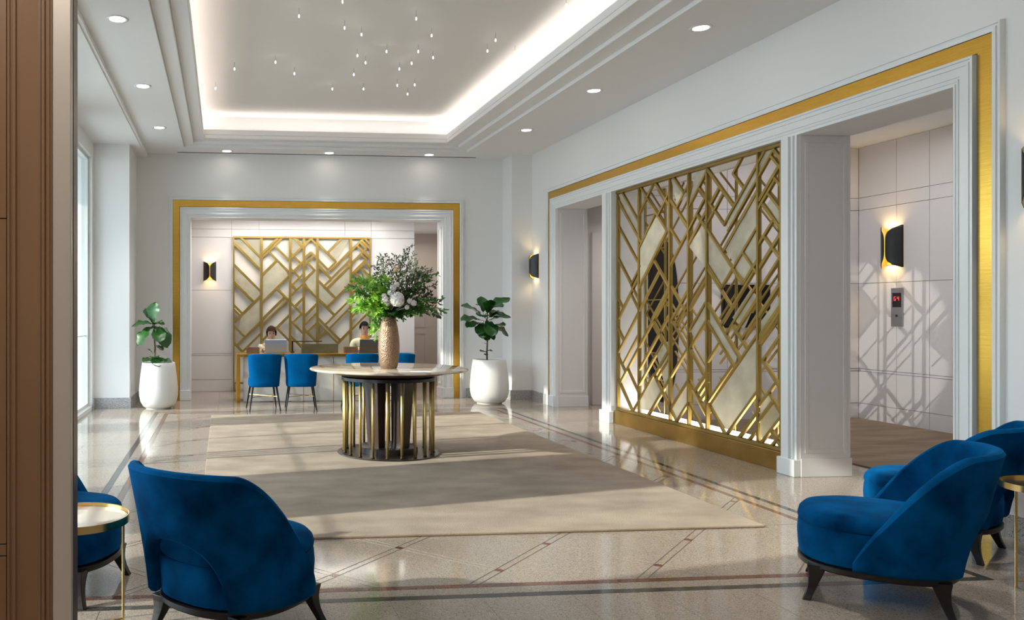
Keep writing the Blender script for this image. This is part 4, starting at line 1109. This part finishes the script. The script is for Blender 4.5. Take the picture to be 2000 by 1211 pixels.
# ------------------------------------------------------------------ lounge chairs
def superell(a, b, n, N):
    out = []
    for k in range(N):
        t = 2 * pi * k / N; c, s = cos(t), sin(t)
        out.append((a * math.copysign(abs(c) ** (2 / n), c), b * math.copysign(abs(s) ** (2 / n), s)))
    return out
def stack(mb, base, layers, cap0=True, cap1=True):
    return mb.rings([[(x * k, y * k, z) for x, y in base] for k, z in layers], True, cap0, cap1)
def shell(A, B, phmax, zt, zb, th, lean, leanp=1.2, zref=.2, href=.6, nph=72, nz=9, nexp=2.3):
    """back shell: columns round the plan, each a closed rounded section from zb(phi) to zt(phi)"""
    cols = []
    for i in range(nph + 1):
        ph = -phmax + 2 * phmax * i / nph
        s, c = sin(ph), cos(ph)
        x = A * math.copysign(abs(s) ** (2 / nexp), s); y = -B * math.copysign(abs(c) ** (2 / nexp), c)
        nrm = Vector((x / A ** 2, y / B ** 2, 0)).normalized()
        lo, hi = zb(ph), max(zt(ph), zb(ph) + .03)
        e = min(1.0, (phmax - abs(ph)) / R(10)); h = th / 2 * (.35 + .65 * sqrt(max(0, 1 - (1 - e) ** 2)))
        def cen(z):
            k = max(0, (z - zref) / href); f = lean(ph) * k ** leanp
            return Vector((x, y, 0)) * 1.0 + nrm * f + Vector((0, 0, z))
        sec = []
        for j in range(nz + 1): sec.append(cen(lo + h * .7 + (hi - lo - h * 1.4) * j / nz) + nrm * h)
        sec.append(cen(hi - h * .2) + nrm * h * .6); sec.append(cen(hi)); sec.append(cen(hi - h * .2) - nrm * h * .6)
        for j in range(nz, -1, -1): sec.append(cen(lo + h * .7 + (hi - lo - h * 1.4) * j / nz) - nrm * h)
        sec.append(cen(lo + h * .2) - nrm * h * .6); sec.append(cen(lo)); sec.append(cen(lo + h * .2) + nrm * h * .6)
        cols.append([tuple(p) for p in sec])
    return MB().rings(cols, True, True, True)
def leg_mb(p0, p1, w0, w1, bend=(0, 0)):
    """leg lofted from foot p0 to top p1, square section, thicker at the top and curving outwards"""
    rings = []
    for i in range(7):
        f = i / 6; g2 = f ** 1.4
        x = p0[0] + (p1[0] - p0[0]) * f + bend[0] * sin(pi * f); y = p0[1] + (p1[1] - p0[1]) * f + bend[1] * sin(pi * f); z = p0[2] + (p1[2] - p0[2]) * f
        w = w0 + (w1 - w0) * (f ** 2.2)
        rings.append([(x - w, y - w, z), (x + w, y - w, z), (x + w, y + w, z), (x - w, y + w, z)])
    return MB().rings(rings)
def make_lounge(label, loc, rz):
    t = thing('lounge_chair', label, 'chair', loc, rz, 'blue velvet lounge chairs')
    plan = superell(.335, .345, 2.4, 56)
    stack(MB(), plan, [(.93, .195), (.985, .205), (1.0, .24), (1.012, .31), (1.0, .365), (.985, .378)]).build('seat_base', VELVET, t, smooth=True)
    stack(MB(), plan, [(.975, .379), (1.0, .386), (1.005, .40), (.985, .425), (.93, .445), (.80, .457), (.5, .464), (.2, .466), (.02, .466)]).build('seat_cushion', VELVET, t, smooth=True)
    PM, PH = R(104), R(35)
    def zt(p):
        f = max(0, (abs(p) - R(40)) / (PM - R(40))); return .26 + .555 * max(0, 1 - f ** 1.55) ** 1.0 - .012 * (abs(p) / R(40)) ** 2 * (abs(p) < R(40)) - (.012 if abs(p) >= R(40) else 0)
    def zb(p):
        f = abs(p) / PH; return .20 + (.30 * (1 - f ** 2.2) ** .5 if f < 1 else 0)
    shell(.372, .378, PM, zt, zb, .062, lambda p: .085 * max(0, cos(p)) + .028, 1.25, .2, .6, 104, 9, 2.15).build('backrest', VELVET, t, smooth=True)
    stack(MB(), plan, [(.93, .160), (.985, .160), (1.005, .168), (1.005, .190), (.98, .1945)]).build('base_rail', DWOOD, t, smooth=True)
    for sx in (-1, 1):
        for sy in (-1, 1):
            leg_mb((sx * .272, sy * .300, 0), (sx * .226, sy * .252, .180), .018, .045, (-sx * .008, -sy * .008)).build('leg', DWOOD, t, bevel=.004)
    return t
def face(gx, gy): return atan2(gy, gx) - pi / 2
ch0 = make_lounge('blue velvet lounge chair seen from behind, its open arched back left of the carpet', (.065, 3.64, 0), face(.68, .73))
ch0.scale = (.94, .94, .94)
copy_thing(ch0, (3.19, 3.74, 0), face(-.78, .62), 'nearest blue velvet lounge chair at right, seen from its side back')
copy_thing(ch0, (4.20, 4.50, 0), face(-.55, .83), 'second blue lounge chair at right, behind the nearest one by the brass side table')
copy_thing(ch0, (5.16, 4.02 - .42, 0), face(.93, -.36), 'third blue lounge chair at the right edge, only the top of its back showing')
copy_thing(ch0, (-.85, 4.25, 0), face(.95, -.30), 'blue lounge chair half hidden behind the brown jamb and left side table')

# ------------------------------------------------------------------ brass side tables
def side_table(label, loc, rz, topmat):
    t = thing('side_table', label, 'table', loc, rz, 'round brass side tables')
    MB().lathe([(.001, .497), (.216, .497), (.222, .490), (.222, .522), (.219, .5225), (.216, .521), (.2155, .500)], 64).build('rim', BRASSB, t, smooth=True)
    MB().lathe([(.001, .498), (.214, .498), (.214, .506), (.001, .506)], 64).build('tray_top', topmat, t)
    for k in range(3):
        a = R(90 + 120 * k) + .2
        c, s = cos(a) * .205, sin(a) * .205
        o = MB().tube([(c, s, 0), (c, s, .495)], .0065, 10).build('leg', BRASSB, t, smooth=True)
        MB().tube([(0, 0, .035), (c, s, .035)], .005, 8).build('brace', BRASSB, t, smooth=True)
    return t
side_table('round brass tray table with a marble top beside the left lounge chair', (-.625, 3.60, 0), R(-75), MARBLE)
side_table('round brass tray table at the right edge between the blue lounge chairs', (4.19, 3.76, 0), R(75), BRASSB)

# ------------------------------------------------------------------ reception desk and chairs
DY, DYB, DXa, DXb, DZ = 12.42, 13.06, .20, 2.72, .737
dk = thing('reception_desk', 'long reception desk with white marble front and brass edges', 'desk', ((DXa + DXb) / 2, (DY + DYB) / 2, 0))
hw, hd = (DXb - DXa) / 2, (DYB - DY) / 2
MB().box(-hw, hw, -hd, hd, DZ - .045, DZ).build('desktop', BRASS, dk, bevel=.003)
for s in (-1, 1): MB().box(s * hw - (.055 if s > 0 else 0), s * hw + (.055 if s < 0 else 0), -hd, hd, 0, DZ - .046).build('side_panel', BRASS, dk, bevel=.002)
n = 5; w0 = -hw + .10; w1 = hw - .10
for k in range(n):
    a, b = w0 + (w1 - w0) * k / n, w0 + (w1 - w0) * (k + 1) / n
    MB().box(a + .004, b - .004, -hd + .10, -hd + .13, .01, DZ - .047).build('front_panel', MARBLEW, dk)
    if k: MB().box(a - .0035, a + .0035, -hd + .098, -hd + .13, .0, DZ - .047).build('brass_seam', BRASSB, dk)
def make_desk_chair(label, loc, rz):
    t = thing('desk_chair', label, 'chair', loc, rz, 'blue chairs at the reception desk')
    plan = superell(.212, .215, 3.2, 40)
    stack(MB(), plan, [(.90, .335), (.98, .342), (1.0, .37), (1.0, .42), (.97, .445), (.85, .458), (.4, .463), (.02, .463)]).build('seat', BLUEFAB, t, smooth=True)
    PM = R(62)
    def zt(p): return .80 - .02 * (abs(p) / PM) ** 2 - .16 * max(0, (abs(p) / PM - .88) / .12) ** 2
    shell(.212, .232, PM, zt, lambda p: .335, .045, lambda p: .035 * cos(p) + .03 * abs(sin(p)), 1.1, .335, .46, 40, 8, 3.0).build('backrest', BLUEFAB, t, smooth=True)
    for sx in (-1, 1):
        for sy in (-1, 1):
            MB().tube([(sx * .215, sy * .235, 0), (sx * .165, sy * .165, .336)], [.009, .016], 10).build('leg', BLACKM, t, smooth=True)
    MB().tube([(-.183, -.19, .19), (.183, .19, .19)], .005, 8).build('cross_rod', BRASSB, t)
    MB().tube([(.183, -.19, .20), (-.183, .19, .20)], .005, 8).build('cross_rod', BRASSB, t)
    return t
DCX = [onY(515, 700, 11.42).x, onY(589, 700, 11.42).x, onY(705, 700, 11.42).x, onY(778, 700, 11.42).x]
dc = make_desk_chair('first blue chair from the left at the reception desk', (DCX[0], 11.55, 0), R(4))
copy_thing(dc, (DCX[1], 11.55, 0), R(-3), 'second blue chair from the left at the reception desk')
copy_thing(dc, (DCX[2], 11.55, 0), R(3), 'third blue chair at the desk, its top showing left of the vase')
copy_thing(dc, (DCX[3], 11.55, 0), R(-3), 'fourth blue chair at the desk, showing right of the vase')

# laptops and other things on the desk
def laptop(label, u, v, mat, w=.34, h=.20):
    p = onY(u, v, 12.66)
    t = thing('laptop', label, 'laptop', (p.x, 12.66, DZ + .0005))
    MB().box(-w / 2, w / 2, .0, .23, .0, .014).build('keyboard_base', mat, t, bevel=.003)
    o = MB().box(-w / 2, w / 2, -.004, .004, 0, h).build('lid', mat, t, bevel=.003)
    o.location = (0, 0, .014); o.rotation_euler = (R(12), 0, 0)
    return t
laptop('open silver laptop in front of the woman at the desk', 538.5, 680, SILVER)
laptop('open dark grey laptop in front of the man at the desk', 723, 680, GUNM)
pb_ = onY(624, 690, 12.72)
bx = thing('desk_box', 'long olive metal box on the desk between the two receptionists', 'box', (pb_.x, 12.72, DZ + .0005))
m = MB(); m.box(-.285, .285, -.07, .07, 0, .008); m.box(-.285, -.277, -.07, .07, .008, .135); m.box(.277, .285, -.07, .07, .008, .135); m.box(-.277, .277, -.07, -.062, .008, .135); m.box(-.277, .277, .062, .07, .008, .135)
m.build('case', OLIVEB, bx)
MB().box(-.276, .276, -.061, .061, .10, .112).build('liner', LEATHER, bx)
pl_ = onY(571, 690, 12.86)
dl = thing('desk_lamp', 'low bronze bar lamp on the desk beside the olive box', 'lamp', (pl_.x, 12.86, DZ + .0005))
MB().box(-.03, .03, -.05, .05, 0, .015).build('base', BRONZED, dl, bevel=.003)
MB().box(-.012, .012, -.012, .012, .015, .165).build('post', BRONZED, dl)
MB().box(-.012, .47, -.014, .014, .165, .18).build('arm', BRONZED, dl, bevel=.003)
for u, lab in ((494, 'small tan leather tray box at the left end of the desk'), (685, 'small tan leather tray box beside the man at the desk')):
    p = onY(u, 690, 12.78)
    t = thing('tray_box', lab, 'box', (p.x, 12.78, DZ + .0005))
    m = MB(); m.box(-.10, .10, -.08, .08, 0, .008)
    for b in ((-.10, -.092, -.08, .08), (.092, .10, -.08, .08), (-.092, .092, -.08, -.072), (-.092, .092, .072, .08)): m.box(*b, .008, .085)
    m.build('tray', LEATHER, t)
    MB().box(-.09, .09, -.07, .07, .0085, .05).build('paper_stack', plain('paper', (.75, .72, .65), .8), t)

# ------------------------------------------------------------------ receptionists
def skin_obj(name, verts, edges, radii, mat, parent, sub=2, root=0):
    me = bpy.data.meshes.new(name); me.from_pydata(verts, edges, []); me.materials.append(mat)
    o = bpy.data.objects.new(name, me); COL.objects.link(o); o.parent = parent
    m = o.modifiers.new('skin', 'SKIN'); m.use_smooth_shade = True
    lay = me.skin_vertices[0].data if me.skin_vertices else None
    if lay is None:
        bpy.context.view_layer.objects.active = o; bpy.ops.mesh.customdata_skin_add(); lay = me.skin_vertices[0].data
    for i, r in enumerate(radii):
        lay[i].radius = r if isinstance(r, tuple) else (r, r); lay[i].use_root = (i == root)
    s = o.modifiers.new('subdivision', 'SUBSURF'); s.levels = sub; s.render_levels = sub
    return o
def person(label, x, y, headz, hair_mat, top_mat, vest_mat, scarf_mat, woman):
    """seated figure facing the camera (-Y); lengths hang from the head height"""
    t = thing('person', label, 'person', (x, y, 0))
    k = headz                           # centre of the head
    ns, sh, hip = k - .15, k - .205, k - .69
    sw = .165 if woman else .185
    V = [(0, .03, hip), (0, .03, hip + .2), (0, .02, sh - .12), (0, .01, sh), (0, 0, ns + .02), (0, -.012, k - .07), (0, -.01, k + .01), (0, 0, k + .075),
         (-sw, .01, sh - .015), (-sw - .035, -.01, sh - .28), (-sw + .02, -.24, DZ + .045), (-sw + .055, -.31, DZ + .035),
         (sw, .01, sh - .015), (sw + .035, -.01, sh - .28), (sw - .02, -.24, DZ + .045), (sw - .055, -.31, DZ + .035),
         (-.10, -.06, hip - .01), (-.11, -.40, hip - .02), (-.11, -.38, hip - .26), (.10, -.06, hip - .01), (.11, -.40, hip - .02), (.11, -.38, hip - .26)]
    E = [(0, 1), (1, 2), (2, 3), (3, 4), (4, 5), (5, 6), (6, 7), (3, 8), (8, 9), (9, 10), (10, 11), (3, 12), (12, 13), (13, 14), (14, 15), (0, 16), (16, 17), (17, 18), (0, 19), (19, 20), (20, 21)]
    Rr = [(.14, .11), (.12, .095), (.14, .10), (.10, .075), (.048, .048), (.056, .066), (.074, .088), (.05, .06), .055, .042, .030, .026, .055, .042, .030, .026, .085, .065, .045, .085, .065, .045]
    b = skin_obj('body', V, E, Rr, SKIN, t)
    # fingers, each its own short chain rooted in the hand
    for sg in (-1, 1):
        hx = sg * (sw - .055)
        for j, (dx, ln) in enumerate(((-.024, .055), (-.008, .066), (.008, .064), (.022, .050))):
            MB().tube([(hx + dx, -.315, DZ + .036), (hx + dx * 1.2, -.315 - ln * .55, DZ + .038), (hx + dx * 1.2, -.315 - ln, DZ + .024)], [.009, .0085, .006], 6).build('finger', SKIN, t, smooth=True)
        MB().tube([(hx - sg * .022, -.30, DZ + .034), (hx - sg * .042, -.325, DZ + .030), (hx - sg * .045, -.35, DZ + .024)], [.010, .009, .007], 6).build('thumb', SKIN, t, smooth=True)
    # clothes
    vi = [0, 1, 2, 3, 8, 9, 10, 12, 13, 14]; mp = {v: i for i, v in enumerate(vi)}
    VV = [V[i] for i in vi]; EE = [(mp[a], mp[c]) for a, c in E if a in mp and c in mp]
    RR = [((r[0] + .014, r[1] + .014) if isinstance(r, tuple) else r + .014) for r in (Rr[i] for i in vi)]
    skin_obj('shirt', VV, EE, RR, top_mat, t)
    if vest_mat:
        skin_obj('waistcoat', [V[0], V[1], V[2], (0, .012, sh - .015)], [(0, 1), (1, 2), (2, 3)], [(.168, .135), (.148, .122), (.172, .130), (.15, .112)], vest_mat, t)
    vi = [0, 16, 17, 18, 19, 20, 21]; mp = {v: i for i, v in enumerate(vi)}
    skin_obj('trousers', [V[i] for i in vi], [(mp[a], mp[c]) for a, c in E if a in mp and c in mp], [(.155, .125), .098, .078, .058, .098, .078, .058], DTROUS, t)
    m = MB()
    m.lathe([(.075, sh + .005), (.085, sh + .03), (.08, sh + .065), (.064, sh + .098), (.055, sh + .09), (.06, sh + .03), (.075, sh + .005)], 20)
    m.add([(-.055, -.075, sh + .04), (.055, -.075, sh + .04), (.03, -.115, sh - .06), (0, -.12, sh - .10), (-.03, -.115, sh - .06), (0, -.095, sh + .03)], [(0, 5, 3, 4), (5, 1, 2, 3)])
    m.build('scarf', scarf_mat, t, smooth=True)
    # hair cap
    m = MB(); rows = []
    for i in range(9):
        ph = pi / 2 * (1 - i / 8 * (1.22 if woman else 1.04)); row = []
        for j in range(24):
            th = 2 * pi * j / 24; d = Vector((cos(th) * cos(ph), sin(th) * cos(ph), sin(ph)))
            frontness = max(0, -d.y)
            low = .018 if woman else .03
            z = d.z * .122
            if -d.y > .45 * max(1e-6, sqrt(d.x ** 2 + d.y ** 2)) and z < low + .018: z = low + .018
            row.append((d.x * .088, d.y * .104 + .006, k + .005 + z))
        rows.append(row)
    m.rings(rows, True, True, False)
    if woman:
        m.lathe([(.001, k + .02), (.035, k + .01), (.045, k - .03), (.03, k - .075), (.001, k - .085)], 14, (0, .115))
    m.build('hair', hair_mat, t, smooth=True)
    # face
    for sg in (-1, 1):
        m = MB(); m.lathe([(.001, -.004), (.010, 0), (.001, .004)], 10); o = m.build('eye', EYE, t); o.location = (sg * .030, -.094, k + .0); o.rotation_euler = (R(90), 0, 0)
        MB().box(sg * .030 - .014, sg * .030 + .014, -.097, -.088, k + .020, k + .025).build('eyebrow', hair_mat, t)
        m = MB(); m.lathe([(.001, -.014), (.012, -.01), (.013, .01), (.001, .02)], 10); o = m.build('ear', SKIN, t, smooth=True); o.location = (sg * .080, 0, k - .01)
    MB().add([(-.010, -.086, k - .03), (.010, -.086, k - .03), (0, -.090, k + .005), (0, -.108, k - .028), (0, -.088, k - .038)], [(0, 3, 2), (3, 1, 2), (0, 4, 3), (4, 1, 3)]).build('nose', SKIN, t, smooth=True)
    MB().tube([(-.020, -.083, k - .055), (0, -.090, k - .058), (.020, -.083, k - .055)], [.002, .0055, .002], 8).build('mouth', LIP, t, smooth=True)
    return t
PYY = 13.32
person('receptionist woman with tied brown hair and cream jacket behind the silver laptop', onY(530, 650, PYY).x, PYY, onY(530, 651, PYY).z, HAIRW, BLOUSE, None, YSCARF, True)
person('receptionist man with black hair, tan waistcoat and orange scarf behind the dark laptop', onY(712, 640, PYY).x, PYY, onY(712, 642, PYY).z, HAIRM, BLOUSE, VEST, SCARF, False)
for u, lab in ((530, 'stool under the woman behind the reception desk'), (712, 'stool under the man behind the reception desk')):
    hd_ = onY(u, 651 if u == 530 else 642, PYY).z - .70 - .155
    t = thing('stool', lab, 'stool', (onY(u, 650, PYY).x, PYY + .03, 0))
    MB().lathe([(.001, hd_ - .06), (.18, hd_ - .06), (.19, hd_ - .03), (.18, hd_), (.001, hd_)], 28).build('seat', BLUEFAB, t, smooth=True)
    MB().lathe([(.001, 0), (.2, 0), (.2, .015), (.03, .03), (.025, hd_ - .061), (.001, hd_ - .061)], 24).build('pedestal', BLACKM, t, smooth=True)
